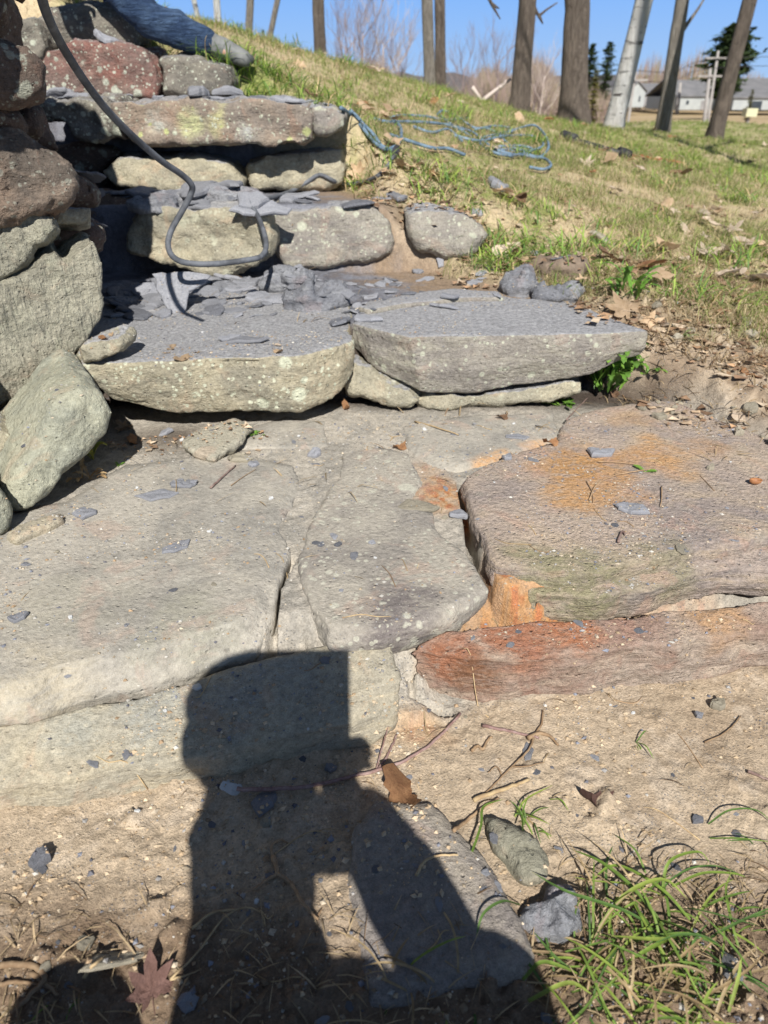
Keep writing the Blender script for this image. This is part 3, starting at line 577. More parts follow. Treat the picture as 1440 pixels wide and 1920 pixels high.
# third riser
S(wstone('riser_stone', [(188, 322), (215, 298), (280, 290), (360, 292), (430, 308), (458, 335), (456, 360), (400, 366), (300, 366), (215, 352)], PZ(350, 367, .49), n_, M['yellow'], 'left buff riser stone in the shade under the lichen covered slab', thick=.3, back=(0, 1, 0), bulge=.03, vox=.010, amp=.008, fr=7, cat='riser stone'))
S(wstone('riser_stone', [(466, 308), (500, 292), (560, 284), (638, 280), (646, 318), (642, 345), (610, 356), (530, 358), (470, 362)], PZ(560, 362, .49), (.1, -1, .2), M['yellow'], 'right buff riser stone under the end of the lichen covered slab', thick=.3, back=(0, 1, 0), bulge=.03, vox=.010, amp=.009, fr=7, cat='riser stone'))
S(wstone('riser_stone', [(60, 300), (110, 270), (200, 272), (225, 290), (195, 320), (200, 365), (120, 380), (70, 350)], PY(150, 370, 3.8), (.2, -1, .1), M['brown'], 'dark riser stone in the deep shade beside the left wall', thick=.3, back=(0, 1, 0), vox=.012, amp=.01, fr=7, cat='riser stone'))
S(wstone('slab_stone', [(205, 192), (330, 186), (480, 188), (575, 194), (590, 215), (586, 262), (560, 272), (400, 273), (245, 270), (222, 235)], PY(400, 230, 3.62), (0, -1, .12), M['lichen'], 'long top slab with two yellow green lichen patches on its face', thick=.62, back=(0, 1, .02), bulge=.02, vox=.010, amp=.009, fr=6, ridge=.02, cat='step stone'))
S(wstone('slab_stone', [(578, 198), (625, 203), (646, 218), (645, 238), (615, 254), (590, 252), (580, 225)], PY(610, 225, 3.66), (.1, -1, .15), M['step_grey'], 'small lumpy stone at the right end of the lichen covered slab', thick=.5, back=(0, 1, .02), bulge=.02, vox=.010, amp=.008, fr=9, cat='step stone'))
S(wstone('slab_stone', [(60, 192), (140, 184), (205, 190), (232, 225), (238, 262), (180, 264), (140, 258), (120, 230), (70, 225)], PY(160, 225, 3.66), (.1, -1, .12), M['mossgrey'], 'mottled split stone at the left end of the lichen covered slab', thick=.5, back=(0, 1, .02), bulge=.02, vox=.010, amp=.012, fr=9, strat=.006, sfr=(3, 3, 22), cat='step stone'))
# fourth and fifth rows
S(wstone('riser_stone', [(60, 130), (85, 92), (150, 82), (215, 84), (270, 94), (296, 125), (300, 160), (292, 182), (230, 184), (75, 182)], PY(200, 182, 4.12), (.05, -1, .15), M['redbrown'], 'large red riser stone with pale lichen across its top', thick=.4, back=(0, 1, .05), bulge=.03, vox=.011, amp=.011, fr=6, ridge=.03, cat='riser stone'))
S(wstone('riser_stone', [(296, 112), (325, 103), (370, 108), (425, 126), (436, 155), (428, 182), (340, 184), (302, 178), (300, 140)], PY(360, 182, 4.12), (.05, -1, .2), M['mossgrey'], 'grey lichen spotted riser stone right of the large red one', thick=.4, back=(0, 1, .05), bulge=.03, vox=.011, amp=.010, fr=7, cat='riser stone'))
S(wstone('riser_stone', [(58, 50), (80, 14), (140, 8), (190, 14), (235, 32), (260, 62), (258, 90), (160, 92), (75, 90)], PY(160, 90, 4.5), (.05, -1, .15), M['mossgrey'], 'rounded top riser stone with pale lichen, below the seated person', thick=.4, back=(0, 1, .1), bulge=.03, rnd=.03, vox=.012, amp=.010, fr=6, cat='riser stone'))
S(wstone('riser_stone', [(15, 70), (40, 38), (62, 34), (80, 60), (90, 90), (60, 130), (20, 120)], PY(50, 90, 4.35), (.1, -1, .1), M['mossgrey'], 'small mottled stone between the wall and the top riser stone', thick=.35, back=(0, 1, .05), bulge=.02, vox=.012, amp=.010, fr=8, cat='riser stone'))

# ---------------------------------------------------------------- left wall
WN = (.50, -.86, .06)
G = None
S(wstone('wall_boulder', [(2, 905), (20, 865), (60, 800), (100, 742), (148, 712), (188, 724), (210, 762), (205, 808), (165, 858), (122, 900), (92, 938), (52, 962), (25, 962), (6, 935)], PZ(60, 965, .0), (.62, -.76, .25), M['green'], 'smooth greenish boulder at the foot of the left wall', thick=.34, back=(-.5, .85, 0), bulge=.045, rnd=.035, vox=.008, amp=.006, fr=6, sm=5))
S(wstone('wall_stone', [(-120, 900), (-30, 890), (2, 922), (19, 962), (14, 1000), (-20, 1016), (-120, 1030)], PZ(0, 1012, .0), (.5, -.86, .2), M['green'], 'dark green stone cut off by the left edge, below the smooth boulder', thick=.2, vox=.009, amp=.006, fr=8))
S(wstone('wall_stone', [(-70, 815), (-20, 795), (0, 772), (60, 732), (128, 682), (148, 690), (144, 715), (100, 738), (62, 768), (42, 792), (0, 800), (-70, 830)], PZ(140, 720, .18), (.45, -.85, .3), M['groove'], 'thin slanting stone between the grooved wall stone and the smooth boulder', thick=.24, vox=.008, amp=.005, fr=10, bulge=.008, rnd=.006, sm=1))
S(wstone('wall_stone', [(-80, 835), (0, 800), (30, 806), (32, 828), (5, 850), (-10, 892), (-80, 890)], PZ(25, 835, .12), WN, M['yellow'], 'small olive stone at the left edge above the smooth boulder', thick=.2, vox=.008, amp=.006, fr=10))
S(wstone('wall_stone', [(-110, 560), (-60, 530), (0, 522), (55, 505), (84, 477), (106, 470), (121, 482), (126, 505), (142, 553), (147, 525), (126, 496), (140, 476), (172, 451), (189, 478), (194, 560), (186, 610), (160, 652), (100, 712), (40, 745), (0, 765), (-60, 795), (-110, 800)], PY(190, 600, 2.16), (.60, -.80, .08), M['groove'], 'big grooved olive stone with a notched top in the middle of the left wall', thick=.24, back=(-.5, .85, 0), bulge=.012, rnd=.007, vox=.0065, amp=.006, fr=7, sm=1, ridge=.010))
S(wstone('wall_stone', [(-110, 430), (0, 412), (60, 400), (104, 402), (109, 432), (84, 448), (60, 456), (44, 492), (0, 520), (-60, 530), (-110, 555)], PY(100, 440, 2.12), (.4, -.88, .25), M['groove'], 'ledged olive stone lying over the grooved wall stone', thick=.3, bulge=.01, rnd=.008, sm=1, vox=.008, amp=.008, fr=9, strat=.006, sfr=(4, 4, 40)))
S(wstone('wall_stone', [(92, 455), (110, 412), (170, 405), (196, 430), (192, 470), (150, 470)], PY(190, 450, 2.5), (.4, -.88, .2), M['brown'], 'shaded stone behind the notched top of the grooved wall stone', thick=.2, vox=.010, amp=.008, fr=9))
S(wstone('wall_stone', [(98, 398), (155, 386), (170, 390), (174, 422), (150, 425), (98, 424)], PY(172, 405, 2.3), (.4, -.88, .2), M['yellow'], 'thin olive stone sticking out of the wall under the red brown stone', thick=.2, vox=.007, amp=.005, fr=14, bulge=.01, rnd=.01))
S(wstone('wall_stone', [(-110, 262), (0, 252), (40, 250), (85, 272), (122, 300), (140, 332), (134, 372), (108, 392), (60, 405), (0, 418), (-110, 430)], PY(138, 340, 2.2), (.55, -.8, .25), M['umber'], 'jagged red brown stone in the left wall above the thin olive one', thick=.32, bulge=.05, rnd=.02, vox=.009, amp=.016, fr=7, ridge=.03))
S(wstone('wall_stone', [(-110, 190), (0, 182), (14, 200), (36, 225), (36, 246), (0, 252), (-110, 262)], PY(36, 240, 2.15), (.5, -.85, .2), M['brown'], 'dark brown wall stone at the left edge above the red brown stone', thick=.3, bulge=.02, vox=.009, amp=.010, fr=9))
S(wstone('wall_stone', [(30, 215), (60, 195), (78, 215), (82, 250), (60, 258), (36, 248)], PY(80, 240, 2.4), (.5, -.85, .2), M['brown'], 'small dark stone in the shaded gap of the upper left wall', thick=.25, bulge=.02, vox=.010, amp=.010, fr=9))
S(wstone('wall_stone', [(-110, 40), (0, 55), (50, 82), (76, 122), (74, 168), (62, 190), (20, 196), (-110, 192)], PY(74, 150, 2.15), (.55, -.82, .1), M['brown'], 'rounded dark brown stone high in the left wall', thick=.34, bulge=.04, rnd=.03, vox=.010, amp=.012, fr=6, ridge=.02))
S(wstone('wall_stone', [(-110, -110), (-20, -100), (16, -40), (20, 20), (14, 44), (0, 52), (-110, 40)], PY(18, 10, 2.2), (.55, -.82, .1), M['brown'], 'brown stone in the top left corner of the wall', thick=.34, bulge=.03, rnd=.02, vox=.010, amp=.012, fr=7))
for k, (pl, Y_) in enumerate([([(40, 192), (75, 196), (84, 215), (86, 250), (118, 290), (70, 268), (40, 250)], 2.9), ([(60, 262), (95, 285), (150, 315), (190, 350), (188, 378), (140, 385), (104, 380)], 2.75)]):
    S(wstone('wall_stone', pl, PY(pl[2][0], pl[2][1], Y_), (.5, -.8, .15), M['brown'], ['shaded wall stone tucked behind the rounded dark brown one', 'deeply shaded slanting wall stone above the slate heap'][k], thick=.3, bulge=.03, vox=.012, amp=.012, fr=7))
# the wall goes on up and back beyond the left edge; unseen capstones added to cast shade
def block(x0, x1, y0, y1, z0, z1, mat, label, group=None, amp=.016):
    cx, cy, cz, sx, sy, sz = (x0 + x1) / 2, (y0 + y1) / 2, (z0 + z1) / 2, (x1 - x0) / 2, (y1 - y0) / 2, (z1 - z0) / 2
    def c(v, k): return math.copysign(abs(v) ** .45, v) * k
    ring = [[Vector((cx + c(math.cos(t), sx * f), cy + c(math.sin(t), sy * f), cz + h_ * sz)) for t in [i * math.pi / 8 + .1 for i in range(16)]] for f, h_ in ((.8, -1), (.98, -.85), (1.0, 0), (.98, .85), (.8, 1))]
    S(rock('wall_stone', ring, M[mat], label, 'wall stone', group, vox=.016, amp=amp, fr=6))
for q in [(-1.34, -.90, 2.02, 2.42, 1.15, 1.41, 'brown', 'unseen capstone placed just above the top left corner of the picture to shade the steps'), (-1.36, -.94, 2.08, 2.46, 1.41, 1.64, 'mossgrey', 'second unseen shading capstone stacked on the one above the corner'),
          (-1.52, -1.16, 2.1, 2.5, 1.62, 1.95, 'brown', 'topmost unseen shading stone, set back above the capstones'), (-1.42, -.90, 1.62, 2.01, 1.15, 1.44, 'brown', 'near capstone added out of view to shade the rounded dark brown stone'),
          (-1.80, -1.42, 2.8, 3.15, 1.15, 1.50, 'mossgrey', 'wall stone far back beyond the left edge, beside the upper steps'), (-1.50, -1.16, 2.46, 2.82, .9, 1.2, 'brown', 'wall stone behind the corner, hidden by the nearer ones'),
          (-1.48, -1.14, 1.3, 1.75, .60, .92, 'mossgrey', 'lichen grey wall stone left of the grooved stone'), (-1.42, -1.08, 1.3, 1.72, .28, .60, 'brown', 'brown wall stone left of the grooved stone, lower course'), (-1.40, -1.02, .95, 1.32, -.05, .28, 'green', 'greenish end stone of the wall beyond the left edge'), (-1.5, -1.1, 1.45, 1.9, .92, 1.14, 'brown', 'brown wall stone under the near capstone')]:
    block(*q)
# ---------------------------------------------------------------- finding the surface
bpy.context.view_layer.update()
DG = bpy.context.evaluated_depsgraph_get()
def pick(px, py):
    r = ray(px, py).normalized(); ok, p, n, *_ = sc.ray_cast(DG, EYE, r); return (p, n) if ok else (EYE + r * 30, Vector((0, 0, 1)))
def drop(x, y, z=4.0):
    ok, p, n, *_ = sc.ray_cast(DG, Vector((x, y, z)), Vector((0, 0, -1))); return (p, n) if ok else (Vector((x, y, 0)), Vector((0, 0, 1)))
def put(o, p, n, yaw, s=1., tilt=0., sink=0., flat=.5):
    n = (Vector(n) * (1 - flat) + Vector((0, 0, 1)) * flat).normalized()
    q = Vector((0, 0, 1)).rotation_difference(n).to_matrix().to_4x4()
    o.matrix_world = Matrix.Translation(Vector(p) + n * sink) @ q @ Matrix.Rotation(yaw, 4, 'Z') @ Matrix.Rotation(tilt, 4, 'X') @ Matrix.Diagonal((s, s, s, 1))
def inst(name, me, label, cat, group=None):
    o = bpy.data.objects.new(name, me); col.objects.link(o); return tag(o, label, cat, group)

# ---------------------------------------------------------------- stone chips
def shard_mesh(seed, mat, thick=.16, el=1.5, poly=None, n=None, rough=.05):
    r = random.Random(seed); n = n or r.randint(5, 8)
    P = poly or [((el * math.cos(a), math.sin(a))) for a in sorted((i + r.uniform(-.33, .33)) * 2 * math.pi / n for i in range(n))]
    P = [(x * r.uniform(.82, 1.08) * .5, y * r.uniform(.82, 1.08) * .5) for x, y in P] if not poly else [(x * .5, y * .5) for x, y in P]
    D = []
    for a, b in zip(P, P[1:] + P[:1]):
        k = 3
        for i in range(k):
            t = i / k; j = r.uniform(-.035, .035) if i else 0; D.append((a[0] + (b[0] - a[0]) * t + j, a[1] + (b[1] - a[1]) * t + j))
    m = len(D); cx = sum(p[0] for p in D) / m; cy = sum(p[1] for p in D) / m; V = []; T = []; Q = []
    def z(x, y): return rough * .35 * math.sin(x * 13 + seed) * math.cos(y * 11 + seed * 2) + .06 * math.sin(x * 5 + seed) * thick * 4
    rings = [(0.0, thick), (.5, thick), (.86, thick * .97), (1.0, thick * .72), (1.03, thick * .3), (.95, 0.), (.0, -.01)]
    ids = []
    for f, h in rings:
        if f == 0.: V.append((cx, cy, h)); ids.append([len(V) - 1] * m); continue
        row = []
        for x, y in D:
            xx, yy = cx + (x - cx) * f, cy + (y - cy) * f; V.append((xx, yy, h + z(xx, yy) * (1 if h > 0 else .3))); row.append(len(V) - 1)
        ids.append(row)
    for a, b in zip(ids[:-1], ids[1:]):
        for i in range(m):
            j = (i + 1) % m
            if a[i] == a[j]: T.append((a[i], b[i], b[j]))
            elif b[i] == b[j]: T.append((a[i], b[i], a[j]))
            else: Q.append((a[i], b[i], b[j], a[j]))
    me = mesh_np('shard', V, [Q, T], False); me.materials.append(mat); return me
M['slate_r'] = stone_mat('rough_slate', (.25, .255, .275), (.17, .175, .195), (.33, .335, .35), lichen=None, dark=.3, strat=20, bump=1.2); M['clod'] = simple_mat('dry_clod', (.26, .20, .15), (.16, .12, .09), 14, .95, .01)
M['splinter'] = stone_mat('olive_splinter', (.30, .285, .22), (.22, .21, .16), (.36, .34, .27), lichen=None, dark=.2, strat=5)
M['chip_tan'] = simple_mat('buff_chip', (.40, .36, .28), (.30, .27, .21), 30, .85, .002, .25, vary=.25)
M['chip_white'] = simple_mat('white_chip', (.62, .63, .62), (.5, .5, .5), 30, .8, .001, .25)
SH = [shard_mesh(i, M['slate'] if i % 4 else M['slate_dark'], thick=[.10, .16, .24, .14][i % 4], el=[1.2, 1.7, 1.4, 2.1][i % 4]) for i in range(14)]
CT = [shard_mesh(40 + i, M['chip_tan'] if i < 3 else M['chip_white'], thick=.4, el=1.25) for i in range(5)]
def chip(px, py, size, label, seed=0, mat='slate', yaw=0., thick=.14, el=1.5, tilt=0., poly=None, group=None, name='slate_chip', cat='stone chip', flat=.2, rough=.05):
    p, n = pick(px, py); me = shard_mesh(seed, M[mat], thick, el, poly, rough=rough); me.name = name; o = inst(name, me, label, cat, group); put(o, p, n, yaw, size, tilt, 0, flat); return o
def lump(px, py, size, label, seed=0, mat='slate_r', yaw=0., el=1.4, hgt=.45, name='slate_lump', cat='slate', poly=None, strat=.05, tilt=0.):
    """a rough broken lump with its own relief"""
    p, n = pick(px, py); r = random.Random(seed); m = 9; P = poly or [(el * math.cos(a) * r.uniform(.75, 1.1), math.sin(a) * r.uniform(.75, 1.1)) for a in [(i + r.uniform(-.3, .3)) * 2 * math.pi / m for i in range(m)]]
    h = size * .5; rings = []
    for f, z in ((.45, hgt), (.80, hgt * .86), (1., hgt * .45), (.97, -.15)):
        row = []
        for i, (x, y) in enumerate(P):
            x2, y2 = x * f * h, y * f * h; xr, yr = x2 * math.cos(yaw) - y2 * math.sin(yaw), x2 * math.sin(yaw) + y2 * math.cos(yaw)
            row.append(p + Vector((xr, yr, z * size * (1 + .35 * math.sin(i * 2.1 + seed) * (z > 0)) + x2 * tilt * (z > 0))))
        rings.append(row)
    return rock(name, rings, M[mat], label, cat, vox=size / 26, sm=1, amp=size * .045, fr=1.6 / size, seed=seed, strat=size * strat, sfr=(.5 / size, .5 / size, 9 / size), fine=size * .006)
chip(296, 930, .052, 'long pale blue grey chip on the broad left flagstone', 1, 'slate', .25, .12, 2.2)
chip(160, 965, .055, 'dark grey chip lying just right of the smooth greenish boulder', 2, 'slate', .9, .18, 1.2)
chip(330, 1027, .045, 'dark slate chip with a pointed end in the middle of the left flagstone', 3, 'slate', .8, .14, 1.6)
chip(345, 910, .05, 'crumbled heap of slate crumbs on the left flagstone', 4, 'slate', .1, .2, 1.5, rough=.15)
chip(34, 1160, .03, 'small light grey chip near the left edge of the broad flagstone', 5, 'slate', .5, .3, 1.3)
chip(310, 813, .04, 'slate chip on the dark soil left of the flat buff rock', 6, 'slate', .2, .25, 1.3)
chip(591, 853, .042, 'blocky slate chip on the mortar left of the middle flagstone', 7, 'slate', .3, .35, 1.1)
chip(450, 862, .048, 'pale angular chip at the back edge of the broad left flagstone', 8, 'chip_tan', .0, .25, 1.5)
chip(475, 872, .03, 'whitish chip beside the pale angular one', 9, 'slate', 1., .3, 1.2)
chip(1123, 852, .055, 'grey slate chip at the back of the rust stained flagstone', 10, 'slate', .2, .25, 1.7)
chip(951, 860, .03, 'pale chip on the orange streak between two flagstones', 11, 'slate', .6, .4, 1.1)
chip(1184, 956, .052, 'blue slate chip with a white flake in the middle of the rust stained flagstone', 12, 'slate', -.5, .22, 1.6)
chip(858, 968, .04, 'grey chip on the rusty mortar beside the dark open crack', 13, 'slate', .1, .3, 1.3)
chip(971, 820, .04, 'flat dark chip on the small grey flagstone', 14, 'slate', .0, .12, 2.0)
chip(777, 953, .055, 'flat buff chip on the right edge of the middle flagstone', 15, 'chip_tan', .0, .2, 2.4, name='stone_chip')
chip(1277, 1030, .035, 'round pale flake on the front of the rust stained flagstone', 16, 'chip_tan', .0, .12, 1.0, name='stone_chip')
chip(602, 1022, .014, 'tiny dark chip in the left half of the middle flagstone', 17, 'slate_dark', 1., .4, 1.4)
chip(634, 1022, .015, 'second tiny dark chip in the middle flagstone, right of the first', 18, 'slate_dark', .3, .4, 1.4)
chip(76, 1618, .036, 'dark slate lump on the bare soil at the lower left', 19, 'slate_dark', .9, .5, 1.1, rough=.1)
chip(438, 1480, .026, 'white chip in the shadow at the end of the long twig', 20, 'chip_white', -.2, .25, 2.2, name='stone_chip')
chip(497, 1508, .040, 'blue grey chip standing out in the shadow below the long twig', 21, 'slate', 1.3, .3, 1.7)
chip(620, 1442, .022, 'small blue grey chip in the shadow above the long twig', 22, 'slate', .3, .4, 1.1)
chip(160, 1772, .020, 'pale rounded pebble on the soil at the lower left', 23, 'chip_tan', .3, .6, 1.3, name='pebble', cat='pebble')
chip(228, 1800, .05, 'long flat grey chip above the large curled leaf at the bottom', 24, 'chip_tan', .9, .15, 2.5, name='stone_chip')
chip(498, 1545, .016, 'round buff pebble in the shadow below the blue grey chip', 25, 'chip_tan', .3, .7, 1.1, name='pebble', cat='pebble')
chip(352, 1880, .026, 'slate chip in the deep shadow at the bottom edge', 26, 'slate', .3, .3, 1.2)
chip(1370, 1814, .030, 'light slate chip on dark soil near the lower right corner', 27, 'slate', 1.9, .2, 1.6)
chip(990, 1412, .026, 'upright bluish chip among the dry stems on the soil', 28, 'slate', 1.4, .2, 1.7)
chip(1309, 1342, .018, 'small slate chip beside the buff pebbles at the right', 29, 'slate', .3, .5, 1.2)
chip(1346, 1325, .026, 'buff pebble on the bare soil near the right edge', 30, 'chip_tan', .3, .6, 1.3, name='pebble', cat='pebble')
chip(1306, 1540, .020, 'dark chip on bare soil at the right, above the long grass', 31, 'slate_dark', .3, .4, 1.2)
chip(1333, 880, .022, 'pale pebble at the right back edge of the rust stained flagstone', 32, 'chip_tan', .3, .6, 1.2, name='pebble', cat='pebble')
chip(1385, 815, .028, 'pale pebble on the soil at the far right of the platform', 33, 'chip_tan', .3, .6, 1.2, name='pebble', cat='pebble')
lump(955, 1594, .135, 'long pointed greenish stone splinter stuck in the soil', 34, 'splinter', -.95, 1., .16, poly=[(-1, .05), (-.6, .2), (-.3, .34), (.3, .40), (.7, .42), (1.0, .1), (.72, -.30), (.2, -.26), (-.2, -.18), (-.6, -.08)], name='stone_splinter', cat='stone', strat=.01)
lump(1036, 1722, .100, 'heart shaped lump of grey slate lying beside the long grass', 35, 'slate_r', .1, 1., .30, poly=[(-1, -.1), (-.62, -.62), (.1, -.72), (.9, -.45), (.98, .1), (.8, .62), (.45, .9), (.1, .8), (-.2, .3), (-.75, .35)], strat=.02)
# larger broken slate on the steps
p_, n_ = pick(345, 585); me_ = shard_mesh(50, M['slate'], .05, 1., [(-1, .75), (-.2, .80), (1., .62), (.8, .30), (.25, .0), (-.02, -.95), (-.38, -.85), (-.72, -.1)], rough=.02); me_.name = 'slate_plate'
o_ = inst('slate_plate', me_, 'large tilted slate plate leaning in the rubble below the dangling hose', 'slate'); o_.matrix_world = Matrix.Translation(p_ + Vector((-.01, .05, .055))) @ Matrix.Rotation(.15, 4, 'Z') @ Matrix.Rotation(.80, 4, 'X') @ Matrix.Diagonal((.20, .20, .20, 1))
chip(638, 606, .085, 'dark slate plate hanging over the right corner of the left step slab', 51, 'slate_dark', 1.0, .16, 1.5, tilt=-.3, name='slate_plate', cat='slate')
lump(590, 570, .22, 'thick slate lump lying across the back of the left step slab', 52, 'slate_r', .2, 1.3, 0.322)
lump(530, 540, .19, 'broken slate heap beside the foot of the rounded riser stone', 53, 'slate_r', .8, 1.2, 0.345)
lump(560, 528, .13, 'bluish slate piece on top of the broken heap', 54, 'slate_r', 2.0, 1.2, 0.2875)
lump(972, 545, .16, 'rough grey slate lump at the back right of the right step slab', 55, 'slate_r', 1.9, 1.1, 0.48299999999999993)
lump(1040, 560, .17, 'lower grey slate lump beside the grass behind the right step slab', 56, 'slate_r', -.2, 1.4, 0.299)
lump(1045, 515, .19, 'brownish clod of soil in the grass behind the slate lumps', 57, 'clod', -.5, 1.5, .3, name='soil_clod', cat='clod')
chip(372, 388, .10, 'slate plate overhanging the yellow riser stone', 58, 'slate', -.2, .16, 1.5, tilt=.2, flat=1, name='slate_plate', cat='slate')
lump(365, 378, .17, 'pale blue slate piece on the second tread behind the hose', 59, 'slate_r', .2, 1.4, 0.253)
lump(435, 370, .16, 'flat slate slab on the second tread left of the hose end', 60, 'slate_r', .1, 1.8, 0.22999999999999998)
lump(285, 385, .15, 'slate slab on the left of the second tread', 61, 'slate_r', .3, 1.6, 0.22999999999999998)
chip(200, 79, .10, 'slate piece on top of the large red riser stone', 62, 'slate', .2, .3, 1.4, name='slate_plate', cat='slate')
chip(118, 178, .11, 'slate piece on the lichen covered slab beside the wall', 63, 'slate', .1, .2, 1.7, name='slate_plate', cat='slate')
chip(425, 178, .11, 'tent shaped slate piece on the lichen covered slab', 64, 'slate', .1, .3, 1.5, name='slate_plate', cat='slate', flat=1)
chip(372, 180, .09, 'small slate piece left of the tent shaped one', 65, 'slate', 1.1, .35, 1.3, name='slate_plate', cat='slate', flat=1)
chip(462, 640, .07, 'flat slate chip on the grey dust of the left step slab', 66, 'slate', .15, .14, 2.0)
chip(430, 636, .05, 'smaller slate chip just left of the flat one on the left step slab', 67, 'slate', .7, .18, 1.6)
chip(782, 512, .05, 'slate chip on the soil below the smooth grey riser stone', 68, 'slate', .7, .3, 1.3)
chip(827, 492, .045, 'upright slate chip below the smooth grey riser stone', 69, 'slate', 1.5, .3, 1.3)
chip(893, 402, .06, 'dark slate chip behind the smooth grey riser stone', 70, 'slate', 1.4, .3, 1.3)
chip(1003, 480, .05, 'small blue slate chip in the grass above the soil clod', 71, 'slate', .2, .3, 1.2)
chip(932, 352, .11, 'slate chip in the grass below the blue hose coil', 72, 'slate', .1, .3, 1.3)
chip(1140, 458, .12, 'pale flat stone lying in the grass right of the steps', 73, 'chip_tan', -.3, .15, 2., name='flat_rock', cat='rock')
def scatter(meshes, pts, s0, s1, label, cat, group, name, tilt=.25, seed=1, **kw):
    r = random.Random(seed)
    for (x, y) in pts:
        p, n = drop(x, y)
        if n.z < .65: continue
        o = inst(name, r.choice(meshes), label, cat, group); put(o, p, n, r.uniform(0, 6.28), s0 * (s1 / s0) ** (r.random() ** 1.4), r.uniform(-tilt, tilt), kw.get('up', 0), .6)
def region(n, xr, yr, seed, w=None):
    r = random.Random(seed); out = []
    while len(out) < n:
        x, y = r.uniform(*xr), r.uniform(*yr)
        if w is None or r.random() < w(x, y): out.append((x, y))
    return out
scatter(SH, region(105, (-1.12, -.28), (2.42, 3.12), 3, lambda x, y: min(1, max(.12, (-.35 - x) * 2 + (y - 2.7) * .9))), .04, .13, 'slate fragment in the loose heap on the first tread', 'slate', 'slate fragments heaped on the first tread', 'slate_fragment', .5)
scatter(SH, region(90, (-.98, .1), (2.45, 3.15), 33), .015, .05, 'small slate flake between the larger fragments on the first tread', 'slate', 'small slate flakes on the first tread', 'slate_flake', .5)
scatter(SH, region(46, (-.7, .25), (2.25, 3.1), 4, lambda x, y: min(1, max(.05, (y - 2.4)))), .02, .075, 'small slate chip on the dusty top of the step slabs', 'slate', 'small slate chips on the step slabs', 'slate_fragment')
scatter(SH, region(70, (-1.6, .1), (3.22, 3.60), 5, lambda x, y: .3 + .7 * (x < -.6)), .05, .17, 'slate fragment strewn on the second tread', 'slate', 'slate fragments on the second tread', 'slate_fragment', .4)
scatter(SH, region(26, (-1.6, -.2), (3.68, 4.0), 6), .03, .10, 'slate fragment lying on the lichen covered top slab', 'slate', 'slate fragments on the upper slab', 'slate_fragment')
scatter(SH, region(26, (.3, 1.1), (2.6, 3.2), 8), .02, .06, 'slate chip on the soil between the right slab and the grass', 'stone chip', 'slate chips by the right slab', 'slate_chip')
scatter(SH, region(75, (-1.0, 1.1), (.95, 2.1), 9), .006, .022, 'tiny slate chip on the flag platform', 'stone chip', 'tiny slate chips on the platform', 'slate_chip')
scatter(SH, region(60, (-.7, .8), (.45, .95), 10), .005, .018, 'tiny slate chip on the bare soil', 'stone chip', 'tiny slate chips on the soil', 'slate_chip')
scatter(CT[:3], region(26, (.82, 1.15), (2.05, 2.5), 35), .012, .045, 'small stone in the hollow beside the end of the right step slab', 'stone', 'small stones in the hollow by the slab', 'small_stone')
scatter(CT[:3], region(40, (.8, 1.8), (1.5, 2.7), 31, lambda x, y: 1. if x > 1.0 + (2.3 - y) * .3 else 0.), .015, .05, 'small buff stone on the soil to the right of the platform', 'stone', 'small stones on the soil at the right', 'small_stone')
scatter(CT, region(70, (-.8, 1.3), (.5, 2.3), 11), .005, .016, 'tiny pale pebble on soil or paving', 'pebble', 'tiny pale pebbles', 'pebble')

# ---------------------------------------------------------------- grit (uncountable)
def grit(n):
    r = np.random.default_rng(5); x = r.uniform(-1.25, 1.5, n * 3); y = .42 + 2.4 * r.random(n * 3) ** 1.3
    dens_ = np.clip(.35 + 1.2 * fbm2(x, y, 5., 3, 91), .02, 1) * np.where(y < 1.0, 1.0, .75); k = r.random(n * 3) < dens_; x, y = x[k][:n], y[k][:n]
    V, Q, C = [], [], []; base = np.array([(1, 0, 0), (0, 1, 0), (-1, 0, 0), (0, -1, 0), (0, 0, 1), (0, 0, -.6)], float)
    T0 = np.array([(0, 1, 4), (1, 2, 4), (2, 3, 4), (3, 0, 4), (1, 0, 5), (2, 1, 5), (3, 2, 5), (0, 3, 5)])
    pal = np.array([(.20, .21, .25), (.13, .13, .15), (.45, .38, .29), (.44, .42, .38), (.34, .24, .15), (.28, .27, .26), (.40, .33, .24)])
    nn = 0; out = []
    for i in range(len(x)):
        p, _ = drop(x[i], y[i]); 
        soil = p.y < front_line(p.x) + .05; s_ = .0011 * (1 + 3.2 * r.random() ** 4) * (1.25 if soil else 1); a = r.uniform(0, 6.28); ca, sa = math.cos(a), math.sin(a)
        b = base * r.uniform(.6, 1.35, (6, 3)) * (s_ * r.uniform(.8, 1.5), s_, s_ * .7); b = b @ np.array([(ca, sa, 0), (-sa, ca, 0), (0, 0, 1)]) + np.array(p) + (0, 0, s_ * .25)
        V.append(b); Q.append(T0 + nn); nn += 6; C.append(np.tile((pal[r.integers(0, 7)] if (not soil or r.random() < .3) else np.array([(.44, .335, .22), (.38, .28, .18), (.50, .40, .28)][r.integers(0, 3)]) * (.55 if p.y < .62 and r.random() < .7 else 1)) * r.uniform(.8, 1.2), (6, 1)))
    o = emit('grit', np.concatenate(V), [np.concatenate(Q)], M['tintstone'], None, False, np.concatenate(C)); tag(o, 'fine grit and stone crumbs strewn over soil and paving', 'grit', kind='stuff')
M['tintstone'] = tint_mat('grit', .85, 0.)
grit(24000)

